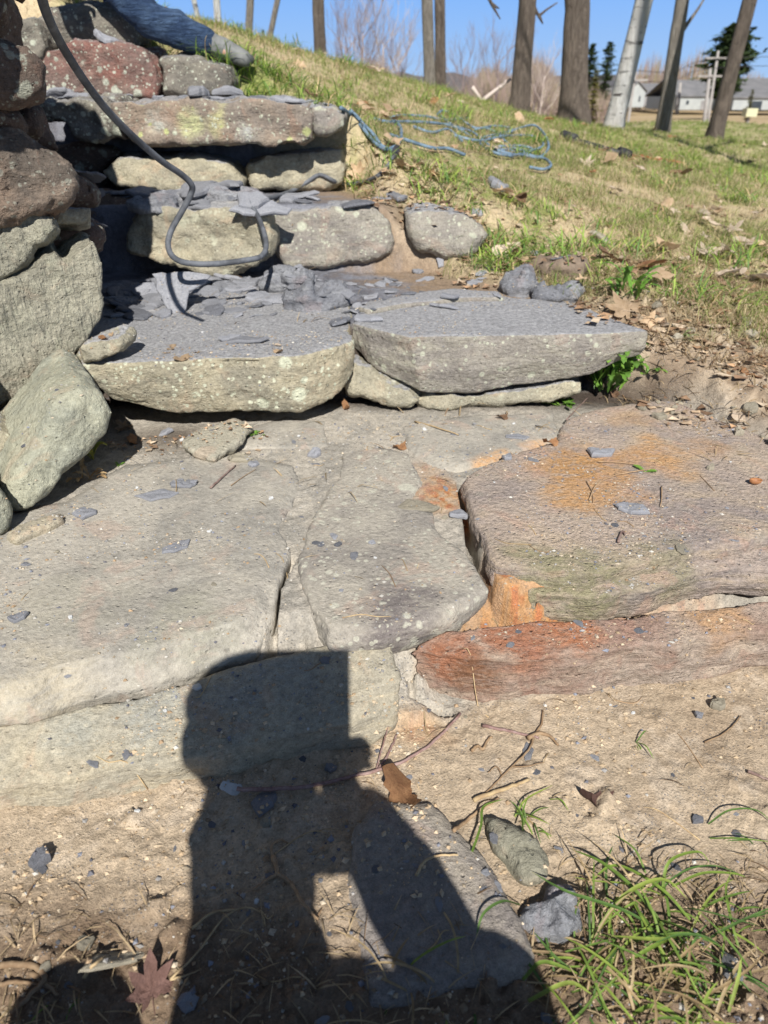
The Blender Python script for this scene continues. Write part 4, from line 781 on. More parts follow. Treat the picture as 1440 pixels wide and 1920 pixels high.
def crumbs(n):
    """bits of broken dead leaf"""
    r = np.random.default_rng(15); V, T, C = [], [], []; k = 0
    pal = np.array([(.50, .37, .25), (.34, .22, .14), (.60, .48, .35), (.26, .16, .10), (.42, .26, .15)])
    while k < n * 4:
        x, y = r.uniform(-.95, 2.4), r.uniform(1.5, 4.6); bank = (x > 1.02 + (2.3 - y) * .42 and y < 3.0) or (x > .3 and 2.9 < y < 3.4) or (x > .66 and 2.3 < y < 2.75) or (x > .84 and 2.0 < y < 2.4 and r.random() < .6) or (-.1 < x < .5 and 3.3 < y < 4.0); corner = x < -.35 and 1.85 < y < 2.15
        if not (bank or corner or (r.random() < .22 and y > 2.9 and x > .2)): continue
        p, nn = drop(x, y)
        if nn.z < .5 or (corner and p.z > .1): continue
        s_ = r.uniform(.003, .019) * r.uniform(.6, 1.2) * (.6 if corner else 1.2); a = r.uniform(0, 6.28); t = r.normal(0, .45, 2); ca, sa = math.cos(a), math.sin(a)
        for u, v in ((-1, -.5), (.9, -.6), (1., .55), (-.8, .6)):
            u *= r.uniform(.6, 1.2); v *= r.uniform(.6, 1.2); V.append((p.x + s_ * (u * ca - v * sa), p.y + s_ * (u * sa + v * ca), p.z + .004 + s_ * abs(u * t[0] + v * t[1])))
        T.append((k, k + 1, k + 2, k + 3)); k += 4; C += [pal[r.integers(0, 5)] * r.uniform(.5, 1.05)] * 4
    tag(emit('leaf_crumbs', V, [np.array(T)], M['tintstone'], None, False, np.array(C)), 'broken scraps of dead leaf littering the bank and the step edges', 'leaf litter', kind='stuff')
crumbs(4800)

# ---------------------------------------------------------------- leaves
def leaf_mesh(seed, kind='maple', curl=.35):
    r = random.Random(seed); D = []
    if kind == 'maple':
        tips = [(-2.5, .62), (-1.62, .82), (-.78, .95), (0, 1.1), (.78, .95), (1.62, .82), (2.5, .62)]
        for i, (a, l) in enumerate(tips):
            l *= r.uniform(.85, 1.1)
            D += [(a - .27, l * .66), (a - .14, l * .80), (a, l), (a + .14, l * .78), (a + .27, l * .64)]
            if i < 6: D.append((a + .42, .50))
        D.append((3.1, .12))
    else:
        for i in range(22):
            a = -math.pi + i * 2 * math.pi / 22; D.append((a, (.42 + .62 * abs(math.cos(a)) ** 1.6) * (1 + .12 * math.sin(i * 2.9)) * r.uniform(.92, 1.05)))
    P = [(math.sin(a) * l * .5, math.cos(a) * l * .5) for a, l in D]; m = len(P); V = [(0, 0, 0)]; T, Q = [], []
    ax = r.uniform(0, 3.14)
    def z(x, y):
        u = x * math.cos(ax) + y * math.sin(ax); v = -x * math.sin(ax) + y * math.cos(ax)
        return curl * (u * u * 2.2 - .5 * v * v) + .05 * math.sin(9 * x + seed) + .04 * math.sin(11 * y + seed * 2)
    for f in (.35, .7, 1.):
        for x, y in P: V.append((x * f, y * f, z(x * f, y * f)))
    for i in range(m):
        j = (i + 1) % m; T.append((0, 1 + i, 1 + j)); Q.append((1 + i, 1 + m + i, 1 + m + j, 1 + j)); Q.append((1 + m + i, 1 + 2*m + i, 1 + 2*m + j, 1 + m + j))
    zz = min(v[2] for v in V); V = [(a, b, c - zz * .8) for a, b, c in V]
    st, sq, s3 = tube([(0, -.05, .0 - zz*.8), (.02, -.35, .03 - zz*.5), (.05, -.6, .08)], .008, 4, 2, False)
    k = len(V); V = V + [tuple(v) for v in st]; Q = Q + [tuple(q + k) for q in sq]
    return mesh_np('leaf', V, [Q, T], True)
def leaf_mat(name, c1, c2):
    s = NT(name); v = s.n('TexCoord').outputs['Object']; n = s.noise(v, 5, 6, .7, .6); c = s.mix(s.rng(n, .35, .65), c1, c2)
    r = s.n('ObjectInfo').outputs['Random']; c = s.mix(1., c, s.rng(r, 0, 1, .72, 1.2), 'MULTIPLY')
    m = s.fin(c, .75, s.bump(s.noise(v, 24, 5, .7), .004), .25); tr = s.n('BsdfTranslucent'); s.set(tr.inputs[0], c); mx = s.n('MixShader'); mx.inputs[0].default_value = .25
    s.t.links.new(s.b.outputs[0], mx.inputs[1]); s.t.links.new(tr.outputs[0], mx.inputs[2]); s.t.links.new(mx.outputs[0], s.out.inputs[0]); return m
LM = {'dusty': leaf_mat('dusty_leaf', (.40, .30, .25), (.28, .20, .165)), 'tan': leaf_mat('tan_leaf', (.62, .46, .31), (.48, .34, .21)), 'brown': leaf_mat('brown_leaf', (.34, .21, .13), (.22, .13, .08)), 'orange': leaf_mat('russet_leaf', (.44, .24, .12), (.32, .16, .08)), 'pale': leaf_mat('pale_leaf', (.68, .57, .45), (.55, .43, .32)), 'plum': leaf_mat('plum_brown_leaf', (.22, .13, .11), (.15, .085, .07))}
def leaf(px, py, size, colr, label, seed, kind='maple', yaw=0., tilt=.2, curl=.35):
    p, n = pick(px, py); me = leaf_mesh(seed, kind, curl); me.materials.append(LM[colr]); o = inst('fallen_leaf', me, label, 'leaf'); put(o, p, n, yaw, size, tilt, .002, .3)
leaf(1172, 585, .17, 'tan', 'large pale tan maple leaf at the right end of the right step slab', 1, yaw=.6, tilt=.3, curl=.2)
leaf(1212, 610, .12, 'tan', 'second tan maple leaf hanging over the soil right of the step slab', 2, yaw=-.6, tilt=-.3)
leaf(750, 1497, .095, 'orange', 'curled russet leaf lying under the long twig at the shadow edge', 3, 'oval', yaw=.25, tilt=.15, curl=.9)
leaf(1108, 1507, .062, 'plum', 'dark plum brown curled leaf on the bare soil', 4, 'oval', yaw=1.4, tilt=.1, curl=1.)
leaf(282, 1858, .085, 'plum', 'dusty brown maple leaf half in shadow at the bottom left', 5, yaw=.4, tilt=.1, curl=.3)
leaf(748, 843, .042, 'orange', 'small red brown curled leaf behind the middle flagstone', 6, 'oval', yaw=1.5, curl=1.)
leaf(940, 786, .04, 'brown', 'small dark curled leaf in front of the right step slab', 7, 'oval', yaw=1.5, curl=1.)
leaf(235, 805, .08, 'tan', 'torn tan leaf on the dark soil beside the smooth boulder', 8, yaw=1.)
leaf(250, 830, .055, 'orange', 'small russet leaf scrap in front of the torn tan leaf', 9, 'oval', yaw=.5)
leaf(672, 325, .13, 'tan', 'tan leaf standing on edge beside the third riser', 10, yaw=.4, tilt=.9)
leaf(650, 768, .04, 'orange', 'red brown seed husk at the corner of the left step slab', 11, 'oval', yaw=.3, curl=1.3)
leaf(1340, 535, .12, 'brown', 'brown crumpled leaf in the grass near the right edge', 12, yaw=.8, tilt=.4, curl=.6)
leaf(1285, 435, .13, 'pale', 'pale maple leaf lying on the dry thatch at the right', 13, yaw=2., curl=.5)
leaf(1345, 380, .10, 'pale', 'small pale leaf farther up the lawn at the right', 14, yaw=2., curl=.5)
leaf(1325, 398, .10, 'pale', 'pale leaf just below the small one far up the lawn', 15, yaw=1., curl=.5)
leaf(548, 42 + 380, .01, 'tan', 'tiny leaf scrap on the rounded riser stone', 16, 'oval')
leaf(1095, 310, .17, 'pale', 'pale leaf lying below the black cable on the lawn', 17, yaw=.2, curl=.4)
leaf(1150, 650 + 85, .045, 'brown', 'brown leaf at the foot of the leafy weed', 18, 'oval', yaw=.4, curl=.8)
leaf(560, 50 + 75, .12, 'tan', 'tan leaf in the grass to the right of the boot', 19, yaw=.4, tilt=.5)
leaf(1030, 835, .045, 'orange', 'small russet leaf behind the rust stained flagstone', 20, 'oval', yaw=1.6, curl=1.)
LV = []
for i, (k, c_) in enumerate([('maple', 'tan'), ('oval', 'brown'), ('oval', 'tan'), ('oval', 'orange'), ('maple', 'pale'), ('oval', 'tan'), ('maple', 'tan'), ('oval', 'pale')]):
    me = leaf_mesh(60 + i, k, .3); me.materials.append(LM[c_]); LV.append(me)
r_ = random.Random(12); pts = []
while len(pts) < 150:
    d = math.exp(r_.uniform(math.log(2.7), math.log(13))); a = R(r_.uniform(-28, 42)); x, y = d * math.sin(a), d * math.cos(a)
    if lawn_w(np.array([x]), np.array([y]))[0] > .25: pts.append((x, y))
scatter(LV, pts, .075, .18, 'dry brown leaf lying in the lawn', 'leaf', 'dry leaves in the lawn', 'fallen_leaf', .4, 13, up=.03)
scatter(LV, region(80, (.75, 1.9), (1.5, 2.9), 14, lambda x, y: 1. if x > 1.0 + (2.3 - y) * .3 else 0.), .025, .075, 'dry leaf scrap on the soil to the right of the platform', 'leaf', 'leaf scraps on the soil at the right', 'fallen_leaf', .5, 15)
scatter([LV[4], LV[7], LV[0]], region(26, (1.45, 1.95), (3.0, 4.4), 23), .08, .15, 'pale crumpled leaf in the drift at the right of the lawn', 'leaf', 'drift of pale leaves at the right', 'fallen_leaf', .5, 24, up=.03)
scatter([LV[0], LV[2], LV[3]], region(14, (-.05, .3), (3.45, 3.9), 26), .06, .11, 'tan leaf on the bank beside the third riser', 'leaf', 'leaves on the bank beside the third riser', 'fallen_leaf', .5, 27, up=.02)
scatter(LV, region(16, (-.80, -.2), (1.9, 2.15), 16), .02, .05, 'leaf scrap in the dark corner under the left step slab', 'leaf', 'leaf scraps under the left step slab', 'fallen_leaf', .4, 17)
# nut shell
b = MB(); p, n = pick(1415, 908)
for k in range(1): 
    rings_ = [(0, -.007), (.007, -.006), (.0125, -.001), (.0135, .006), (.0115, .0065), (.009, .001), (.004, -.003), (0, -.0035)]
    V = []; m = 18
    for (rr, zz) in rings_:
        for i in range(m):
            a = i * 2 * math.pi / m; V.append((p.x + rr * 1.25 * math.cos(a), p.y + rr * .8 * math.sin(a), p.z + .008 + zz))
    Q = [(a_ * m + i, a_ * m + (i + 1) % m, (a_ + 1) * m + (i + 1) % m, (a_ + 1) * m + i) for a_ in range(len(rings_) - 1) for i in range(m)]
    b.add(V, Q)
tag(b.build('nut_shell', simple_mat('nut_shell', (.42, .20, .09), (.28, .12, .05), 60, .5, .001)), 'open half of an orange brown nut shell at the right of the platform', 'nut shell')

# ---------------------------------------------------------------- twigs and dry stems
M['twig'] = simple_mat('dark_twig', (.16, .10, .085), (.26, .19, .165), 60, .8, .0015)
M['twig_red'] = simple_mat('purple_brown_twig', (.20, .115, .10), (.34, .24, .22), 50, .75, .0015)
M['straw'] = simple_mat('dry_stem', (.46, .35, .20), (.33, .23, .13), 60, .8, .0008, vary=.25)
M['straw_brown'] = simple_mat('brown_dry_stem', (.24, .155, .09), (.33, .23, .14), 60, .8, .0008, vary=.25)
def twig(pts, r0, label, mat='twig', name='twig', cat='twig', branches=(), lift=.003, group=None, seg=6):
    b = MB(); rr = random.Random(len(pts) * 13 + int(pts[0][0]))
    def run(pp, ra, rb):
        P = []
        for q in pp:
            p, n = pick(q[0], q[1]); P.append(p + Vector((0, 0, ra * .8 + lift + (q[2] if len(q) > 2 else 0))))
        P2 = catmull(P, 5); P2 = P2 + np.array([[rr.uniform(-1, 1) * ra * .25 for _ in range(3)] for _ in P2]); b.tube(P2, list(np.linspace(ra, rb, len(P2))), seg, 1)
    run(pts, r0, r0 * .6)
    for bb, k in branches: run(bb, r0 * k, r0 * k * .5)
    return tag(b.build(name, M[mat]), label, cat, group)
twig([(445, 1484), (510, 1484), (580, 1478), (650, 1462), (705, 1450), (740, 1438), (790, 1412), (830, 1378), (864, 1342)], .0042, 'long purple brown twig reaching out of the shadow on the soil', 'twig_red', branches=[([(706, 1450), (722, 1428), (735, 1402), (744, 1380)], .7), ([(704, 1450), (715, 1418, .01), (730, 1372, .02)], .45)])
twig([(905, 1365), (945, 1373), (985, 1382), (1010, 1388)], .0036, 'short grey purple twig beside the dry curled stems', 'twig_red')
twig([(395, 918), (415, 900), (442, 876)], .0032, 'short dark stick at the back of the broad left flagstone', 'twig')
twig([(433, 913), (455, 897), (480, 882)], .0012, 'thin russet stem right of the short dark stick', 'straw_brown', name='dry_straw', cat='straw')
twig([(778, 793), (815, 803), (860, 818)], .0028, 'straight tan stick on the small grey flagstone', 'straw', name='dry_stick', cat='stick')
twig([(1062, 790), (1080, 770), (1102, 748)], .0026, 'thin dark stick leaning at the foot of the leafy weed', 'twig')
twig([(888, 1505), (920, 1492), (960, 1478), (992, 1466)], .0045, 'pale split stem lying on the soil above the stone splinter', 'straw', name='dry_straw', cat='straw')
twig([(850, 1562), (872, 1545), (900, 1522), (935, 1500)], .0035, 'brown stem crossing below the pale split stem', 'straw_brown', name='dry_straw', cat='straw')
twig([(885, 1412), (895, 1402), (905, 1408), (915, 1390), (922, 1385)], .0034, 'curled brown dry stem with a hooked end', 'straw_brown', name='dry_straw', cat='straw', branches=[([(990, 1388), (1010, 1380), (1030, 1385), (1045, 1402)], 1.4), ([(1000, 1385), (1015, 1360), (1018, 1335)], .8)])
twig([(1003, 1380), (990, 1410), (960, 1440), (935, 1465), (905, 1495)], .0022, 'tangled brown stem running down from the hooked one', 'straw_brown', name='dry_straw', cat='straw', branches=[([(960, 1440), (985, 1440), (1020, 1432)], .8), ([(940, 1455), (930, 1440), (915, 1452)], .8)])
twig([(512, 1610), (510, 1590), (525, 1578), (540, 1584)], .0024, 'hooked dry grass stem in the middle of the shadow', 'straw_brown', name='dry_straw', cat='straw', branches=[([(512, 1610), (520, 1640), (500, 1655), (475, 1672)], 1.6), ([(520, 1642), (545, 1660), (570, 1700), (598, 1728)], 1.5)])
twig([(320, 1840), (370, 1790), (420, 1725), (460, 1705), (490, 1715), (498, 1740)], .0019, 'long bent straw arching through the shadow at the lower left', 'straw', name='dry_straw', cat='straw', branches=[([(320, 1840), (350, 1832), (378, 1820)], 1.), ([(360, 1745), (400, 1715), (450, 1708)], 1.4)])
twig([(780, 1645), (795, 1620), (820, 1608), (858, 1607)], .0026, 'curled straw on the stepping stone at the edge of the shadow', 'straw', name='dry_straw', cat='straw')
twig([(160, 1835), (175, 1815), (195, 1800)], .0030, 'short pale stem near the large dusty leaf', 'straw', name='dry_straw', cat='straw')
twig([(0, 1815), (60, 1815), (85, 1838), (60, 1870), (20, 1905)], .005, 'thick tangled dry root at the lower left corner', 'straw_brown', name='dry_tangle', cat='dead plant', branches=[([(60, 1830), (90, 1850), (110, 1870)], .8), ([(0, 1850), (40, 1845), (75, 1850)], .7)])
twig([(1105, 940), (1118, 912), (1150, 895), (1200, 885), (1228, 882)], .0022, 'bent grey stem lying across the rust stained flagstone', 'straw_brown', name='dry_straw', cat='straw', branches=[([(1120, 868), (1160, 870), (1215, 876)], .7), ([(1240, 915), (1240, 935), (1238, 952)], .9), ([(1100, 905), (1110, 925), (1112, 945)], .7)])
twig([(1158, 1020), (1165, 1000), (1172, 1006)], .0034, 'small dark twig scrap on the front of the rust stained flagstone', 'twig')
twig([(1320, 1395), (1350, 1382), (1375, 1362), (1388, 1345)], .0018, 'thin brown stem beside the pebbles at the right', 'straw_brown', name='dry_straw', cat='straw')
twig([(752, 1030 - 200), (760, 835 - 3)], .001, 'tiny straw on the platform', 'straw', name='dry_straw', cat='straw')
twig([(1400, 1450), (1420, 1458), (1445, 1468)], .0034, 'brown twig at the right edge of the bare soil', 'twig')
for k in range(46):
    x, y = r_.uniform(-.75, 1.25), r_.uniform(.48, 2.05); a = r_.uniform(0, 3.14); L_ = r_.uniform(.012, .05); P = []
    for t in (-1, -.3, .4, 1):
        q, _ = drop(x + math.cos(a) * L_ * t, y + math.sin(a) * L_ * t + .012 * math.sin(t * 2 + k)); P.append(q + Vector((0, 0, .0015)))
    b = MB(); b.tube(P, [.0012, .0011, .001, .0006], 5, 3); tag(b.build('dry_straw', M['straw' if k % 3 else 'straw_brown']), 'short dry stem scattered on soil or paving', 'straw', 'short dry stems lying about')
# ---------------------------------------------------------------- hoses
def rubber(name, c, r=.55): return simple_mat(name, c, tuple(k * 1.9 + .02 for k in c), 14, r, .0008, .35)
M['hose'] = rubber('dark_rubber', (.065, .07, .08), .7); M['hose_blue'] = rubber('blue_rubber', (.085, .13, .18), .6); M['black'] = rubber('black_rubber', (.02, .02, .022)); M['metal'] = simple_mat('dull_metal', (.35, .35, .35), (.25, .24, .23), 60, .45, .0005, .5)
P = [PY(*q) for q in [(52, -220, 1.40), (60, -140, 1.48), (70, -50, 1.58), (88, 27, 1.70), (128, 105, 1.88), (183, 185, 2.07), (235, 242, 2.21), (298, 298, 2.36), (340, 327, 2.46), (359, 346, 2.5), (358, 364, 2.52), (340, 398, 2.52), (322, 430, 2.5), (315, 458, 2.48), (324, 481, 2.48), (350, 493, 2.5), (400, 495, 2.54), (460, 488, 2.6), (489, 481, 2.66), (499, 462, 2.74), (494, 432, 2.88), (482, 402, 3.03)]]
for q in [(470, 384), (500, 379), (545, 364), (575, 347), (600, 333), (628, 345), (655, 350), (685, 345), (708, 335), (728, 315), (738, 296)]:
    p, n = pick(*q); P.append(p + Vector((0, 0, .012)))
hz = empty('air_hose', P[-1], 'thick dark grey hose dangling in a loop over the steps, running off into the grass', 'hose')
b = MB(); b.tube(P, .0098, 10, 6); b.build('hose', M['hose'], hz)
b = MB(); p = P[-1]; e, _ = pick(744, 284); e = e + Vector((0, 0, .02)); dv = (e - p).normalized()
b.tube([p - dv * .02, p, p + dv * .03, p + dv * .05, p + dv * .075], [.013, .019, .022, .022, .014], 12, 1); b.build('coupling', M['black'], hz)
b = MB(); V_ = []
def gl(pts, lift=.024):
    out = []
    for i, q in enumerate(pts):
        p, n = pick(q[0], q[1]); out.append(p + Vector((0, 0, lift + (q[2] if len(q) > 2 else 0))))
    return out
for pts in [[(744, 286), (752, 266), (748, 243), (722, 224)],
            [(744, 284), (722, 290), (700, 275), (680, 250), (655, 224), (640, 214)],
            [(752, 237), (800, 238), (845, 242), (885, 255), (915, 280), (940, 293), (980, 299), (997, 287), (975, 281), (935, 283)],
            [(915, 268), (945, 260), (970, 248), (1000, 249, .03), (1020, 268, .03), (1027, 290, .02), (1010, 303), (985, 300)],
            [(820, 222), (830, 214), (850, 222), (870, 235), (890, 247), (912, 248), (932, 257), (955, 280), (990, 298), (1020, 305), (1032, 318), (1018, 326), (992, 322)],
            [(730, 262), (770, 275), (810, 287), (840, 288), (872, 300)],
            [(775, 246), (810, 257), (840, 250), (866, 273)], [(700, 232), (730, 238), (775, 236), (830, 240), (870, 252)], [(822, 222), (845, 240), (880, 262), (920, 292), (960, 302)], [(850, 262), (900, 272), (950, 262), (1000, 262), (1018, 280), (980, 292), (920, 286)], [(655, 216), (668, 228), (684, 246), (700, 262), (716, 284), (735, 292)], [(735, 228), (760, 224), (800, 226), (835, 232), (880, 228)],
            [(890, 250), (930, 243), (960, 250), (905, 265)], [(940, 290), (965, 286), (985, 292), (960, 300), (930, 296)]]:
    q = gl(pts); b.tube(q, .0088, 8, 5)
o = b.build('coiled_hose', M['hose_blue']); tag(o, 'grey blue air hose lying in loose tangled loops on the grass', 'hose')
b = MB(); q = gl([(1058, 264), (1080, 270), (1110, 278), (1140, 287), (1168, 296)], .02); b.tube(q, .024, 8, 4)
cc = empty('power_cord', q[0], 'black and red cord lying on the lawn beyond the blue hose', 'cord'); b.build('black_sleeve', M['black'], cc)
for o_, q_ in (('plug', [(1056, 262), (1066, 266), (1076, 269)]), ('plug', [(1160, 293), (1170, 297), (1178, 300)])):
    b = MB(); b.tube(gl(q_, .03), .042, 8, 2); b.build(o_, M['black'], cc)
b = MB(); b.tube(gl([(1170, 298), (1200, 296), (1225, 302), (1250, 303), (1280, 310)], .012), .014, 6, 4); b.build('red_cord', simple_mat('red_cord', (.50, .06, .04), (.42, .05, .03), 40, .6, 0), cc)

# ---------------------------------------------------------------- grass
M['blade'] = tint_mat('grass_blade', .55, .35, .35)
def blades(n, X, Y, Z, h, w, lean, col_, seed, segs=3, bend=1.0, name='g', flatdir=None):
    r = np.random.default_rng(seed); yaw = r.uniform(0, 2 * math.pi, n); d = np.stack([np.cos(yaw), np.sin(yaw), np.zeros(n)], 1); sd = np.stack([-np.sin(yaw), np.cos(yaw), np.zeros(n)], 1)
    tw = r.uniform(-.9, .9, n)[:, None]; sd = sd * np.cos(tw) + d * np.sin(tw)
    B = np.stack([X, Y, Z], 1); V = np.zeros((n, 2 * segs + 1, 3)); C = np.zeros((n, 2 * segs + 1, 3))
    for k in range(segs + 1):
        t = k / segs; ang = lean * (t ** bend)
        c = B + d * (h * t * np.sin(ang))[:, None] + np.array([0, 0, 1.]) * (h * t * np.cos(ang * .9))[:, None]
        ww = (w * (1 - t ** 1.8) * (.65 + .7 * t if t < .5 else 1.0))[:, None] * .5
        if k < segs: V[:, 2*k] = c - sd * ww; V[:, 2*k+1] = c + sd * ww
        else: V[:, 2*segs] = c
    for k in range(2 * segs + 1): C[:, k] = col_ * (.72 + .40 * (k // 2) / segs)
    m = 2 * segs + 1; o = (np.arange(n) * m)[:, None]
    Q = np.concatenate([o + np.array([[2*k, 2*k+1, 2*k+3, 2*k+2]]) for k in range(segs - 1)]); T = o + np.array([[2*segs-2, 2*segs-1, 2*segs]])
    return V.reshape(-1, 3), [Q, T], C.reshape(-1, 3)
def lawn():
    r = np.random.default_rng(3); N = 380000
    d = np.exp(r.uniform(math.log(2.0), math.log(27), N)); a = np.radians(r.uniform(-32, 50, N)); x, y = d * np.sin(a), d * np.cos(a)
    lw = lawn_w(x, y); patch = fbm2(x, y, 3.2, 4, 81) + .5 * fbm2(x, y, 9., 3, 82); green = sst(-.45, .25, patch + .30 * sst(3.5, 8, d))
    keep = (r.random(N) < lw * (.40 + .60 * green)) & (lw > .08); x, y, d, green = x[keep], y[keep], d[keep], green[keep]; n = len(x)
    z = ground_h(x, y) - .004
    isg = r.random(n) < (.04 + .40 * green + .28 * sst(4.5, 10, d))
    base = np.where(isg[:, None], np.array([.20, .28, .06]), np.array([.66, .54, .34])); mixc = r.random((n, 1))
    base = np.where(isg[:, None], base * (1 - mixc * .55) + np.array([.34, .36, .11]) * mixc * .55, base * (1 - mixc * .4) + np.array([.40, .29, .16]) * mixc * .4)
    base = base * r.uniform(.75, 1.2, (n, 1))
    h = r.uniform(.03, .075, n) * (1 + .6 * (patch[keep] > .25)) * np.where(isg, 1, 1.1); w = np.maximum(.0028, d * .00075) * r.uniform(.7, 1.2, n)
    lean = np.where(isg, r.uniform(.1, 1.3, n), r.uniform(.9, 1.65, n))
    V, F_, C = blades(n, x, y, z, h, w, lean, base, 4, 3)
    tag(emit('lawn_grass', V, F_, M['blade'], None, True, C), 'short patchy lawn grass, green and straw coloured, covering the slope', 'grass', kind='stuff')
lawn()
def sparse():
    """thin dead straw and litter on the soil near the camera and along the bank"""
    r = np.random.default_rng(9); N = 40000; x = r.uniform(-.9, 2.4, N); y = r.uniform(.42, 3.2, N)
    dk = sst(.66, .50, y - .12 * sst(.05, .3, x)) * (.9 + .5 * sst(.1, .3, x)); bank = sst(.78, 1.05, x + .25 * (y - 1.9)) * sst(1.3, 1.8, y) * .9 + .5 * (1 - sst(.0, .4, lawn_w(x, y))) * sst(2.9, 2.6, y) * sst(.75, 1., x - .0) * sst(2.2, 2.5, y)
    wgt = np.clip(dk * .8 + bank + .012, 0, 1) * (.3 + .7 * (fbm2(x, y, 6., 3, 95) > -.1)); k = r.random(N) < wgt; x, y = x[k], y[k]; n = len(x); z = ground_h(x, y) + .001
    c = np.where(r.random((n, 1)) < .8, np.array([.50, .38, .23]), np.array([.26, .17, .10])) * r.uniform(.6, 1.3, (n, 1)); big = sst(1.2, 1.8, y); h = r.uniform(.014, .055, n) * (1 + .8 * big); w = r.uniform(.0012, .0038, n) * (1 + .9 * big)
    V, F_, C = blades(n, x, y, z, h, w, r.uniform(1.2, 1.72, n), c, 5, 3, .35)
    tag(emit('dead_grass_litter', V, F_, M['blade'], None, True, C), 'dead grass litter strewn over the dark soil and the bank', 'litter', kind='stuff')
sparse()
def ribbon(b, pts, w, c, seed=0):
    """one long grass blade along points: a folded ribbon"""
    r = random.Random(seed); P = catmull(pts, 5); n = len(P); T = np.gradient(P, axis=0); T /= np.linalg.norm(T, axis=1)[:, None] + 1e-9
    up = np.array([0, 0, 1.]); V = []; 
    for i in range(n):
        t = i / (n - 1); s_ = np.cross(T[i], up); s_ /= np.linalg.norm(s_) + 1e-9; nn = np.cross(s_, T[i]); ww = w * .5 * (.75 + .5 * t) * (1 - t ** 3.2) + .0002
        V += [P[i] - s_ * ww + nn * ww * .25, P[i] - nn * ww * .15, P[i] + s_ * ww + nn * ww * .25]
    Q = []
    for i in range(n - 1):
        for k in range(2): a = i * 3 + k; Q.append((a, a + 1, a + 4, a + 3))
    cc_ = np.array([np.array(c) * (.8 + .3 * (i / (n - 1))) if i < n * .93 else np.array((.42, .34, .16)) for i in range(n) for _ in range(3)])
    b.add(V, Q, None, cc_)
def tuft(center, n, L, w, label, name, seed, spread=.04, green=.85, dirs=None, lift=(.5, 1.1), cat='grass clump', extra=(), kc=1.):
    r = random.Random(seed); b = MB()
    for i in range(n):
        a = r.uniform(*dirs) if dirs else r.uniform(0, 6.28); rad = spread * math.sqrt(r.random()); a2 = r.uniform(0, 6.28)
        x0, y0 = center[0] + rad * math.cos(a2) * 1.3, center[1] + rad * math.sin(a2); p, _ = drop(x0, y0, center[2] + .1 if len(center) > 2 else 4); ll = L * r.uniform(.45, 1.15); lf = r.uniform(*lift); pts = []
        da = r.uniform(-.5, .5)
        for k in range(5):
            t = k / 4; ang = a + da * t; hx = ll * t * math.sin(min(1.5, lf * (.4 + t))); hz_ = ll * (t * math.cos(min(1.35, lf * (.5 + .5 * t))) - .38 * t * t * t * lf)
            pts.append((p.x + hx * math.cos(ang), p.y + hx * math.sin(ang), max(p.z + hz_ * .62, p.z + .003 - .004 * (k == 0))))
        if r.random() < green: c = [(.135, .225, .045), (.20, .30, .06), (.10, .19, .05), (.27, .36, .07)][r.randrange(4)]
        else: c = [(.46, .35, .20), (.36, .26, .14)][r.randrange(2)]
        ribbon(b, pts, w * r.uniform(.6, 1.15), [v_ * kc for v_ in c], i)
    for pts, w_, c_ in extra:
        P = []
        for q in pts: p, _ = pick(q[0], q[1]); P.append(p + Vector((0, 0, .004 + q[2])))
        ribbon(b, P, w_, c_, 1)
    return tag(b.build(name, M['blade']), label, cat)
GG = [(.16, .26, .05), (.22, .33, .06), (.12, .22, .055), (.30, .38, .08)]
pc, _ = pick(1245, 1790); pd, _ = pick(1160, 1870)
tuft(pc, 78, .13, .0038, 'bright green clump of broad bladed grass at the lower right', 'grass_clump', 21, .095, .66, kc=1.1, lift=(.55, 1.4), extra=[
    ([(1240, 1745, .01), (1180, 1690, .03), (1120, 1645, .035), (1065, 1605, .015)], .0062, GG[0]), ([(1290, 1735, .01), (1230, 1690, .03), (1150, 1640, .02), (1100, 1670, .015)], .0055, GG[1]),
    ([(1105, 1770, .0), (1160, 1710, .035), (1230, 1685, .045), (1285, 1705, .02)], .0065, GG[3]), ([(1210, 1740, .01), (1150, 1735, .04), (1060, 1690, .02), (995, 1645, .01)], .0055, GG[2]),
    ([(1240, 1680, .0), (1245, 1645, .035), (1300, 1622, .03), (1330, 1630, .008)], .0048, GG[1]), ([(1210, 1640, .0), (1185, 1610, .02), (1150, 1575, .01)], .0035, GG[0]),
    ([(1260, 1665, .0), (1310, 1655, .02), (1370, 1648, .01), (1400, 1652, .004)], .0045, GG[1]), ([(1090, 1835, .0), (1040, 1815, .02), (1000, 1750, .0)], .0048, GG[2]),
    ([(975, 1700, .0), (940, 1702, .012), (905, 1725, .012), (892, 1760, .0)], .0045, GG[2]), ([(1265, 1760, .0), (1220, 1790, .035), (1140, 1772, .02)], .0058, GG[3]),
    ([(1270, 1755, .0), (1215, 1800, .03), (1165, 1815, .004)], .006, GG[1])])
tuft(pd, 48, .11, .0036, 'low grass clump spreading along the bottom edge beside the stepping stone', 'grass_clump', 22, .085, .6, kc=1.1, lift=(.8, 1.5), extra=[
    ([(980, 1840, .0), (1010, 1822, .02), (1050, 1830, .02), (1090, 1836, .004)], .0055, GG[1]), ([(990, 1880, .0), (1060, 1860, .02), (1110, 1872, .005)], .006, GG[3]), ([(1185, 1905, .0), (1220, 1900, .015), (1275, 1915, .003)], .006, GG[1])])
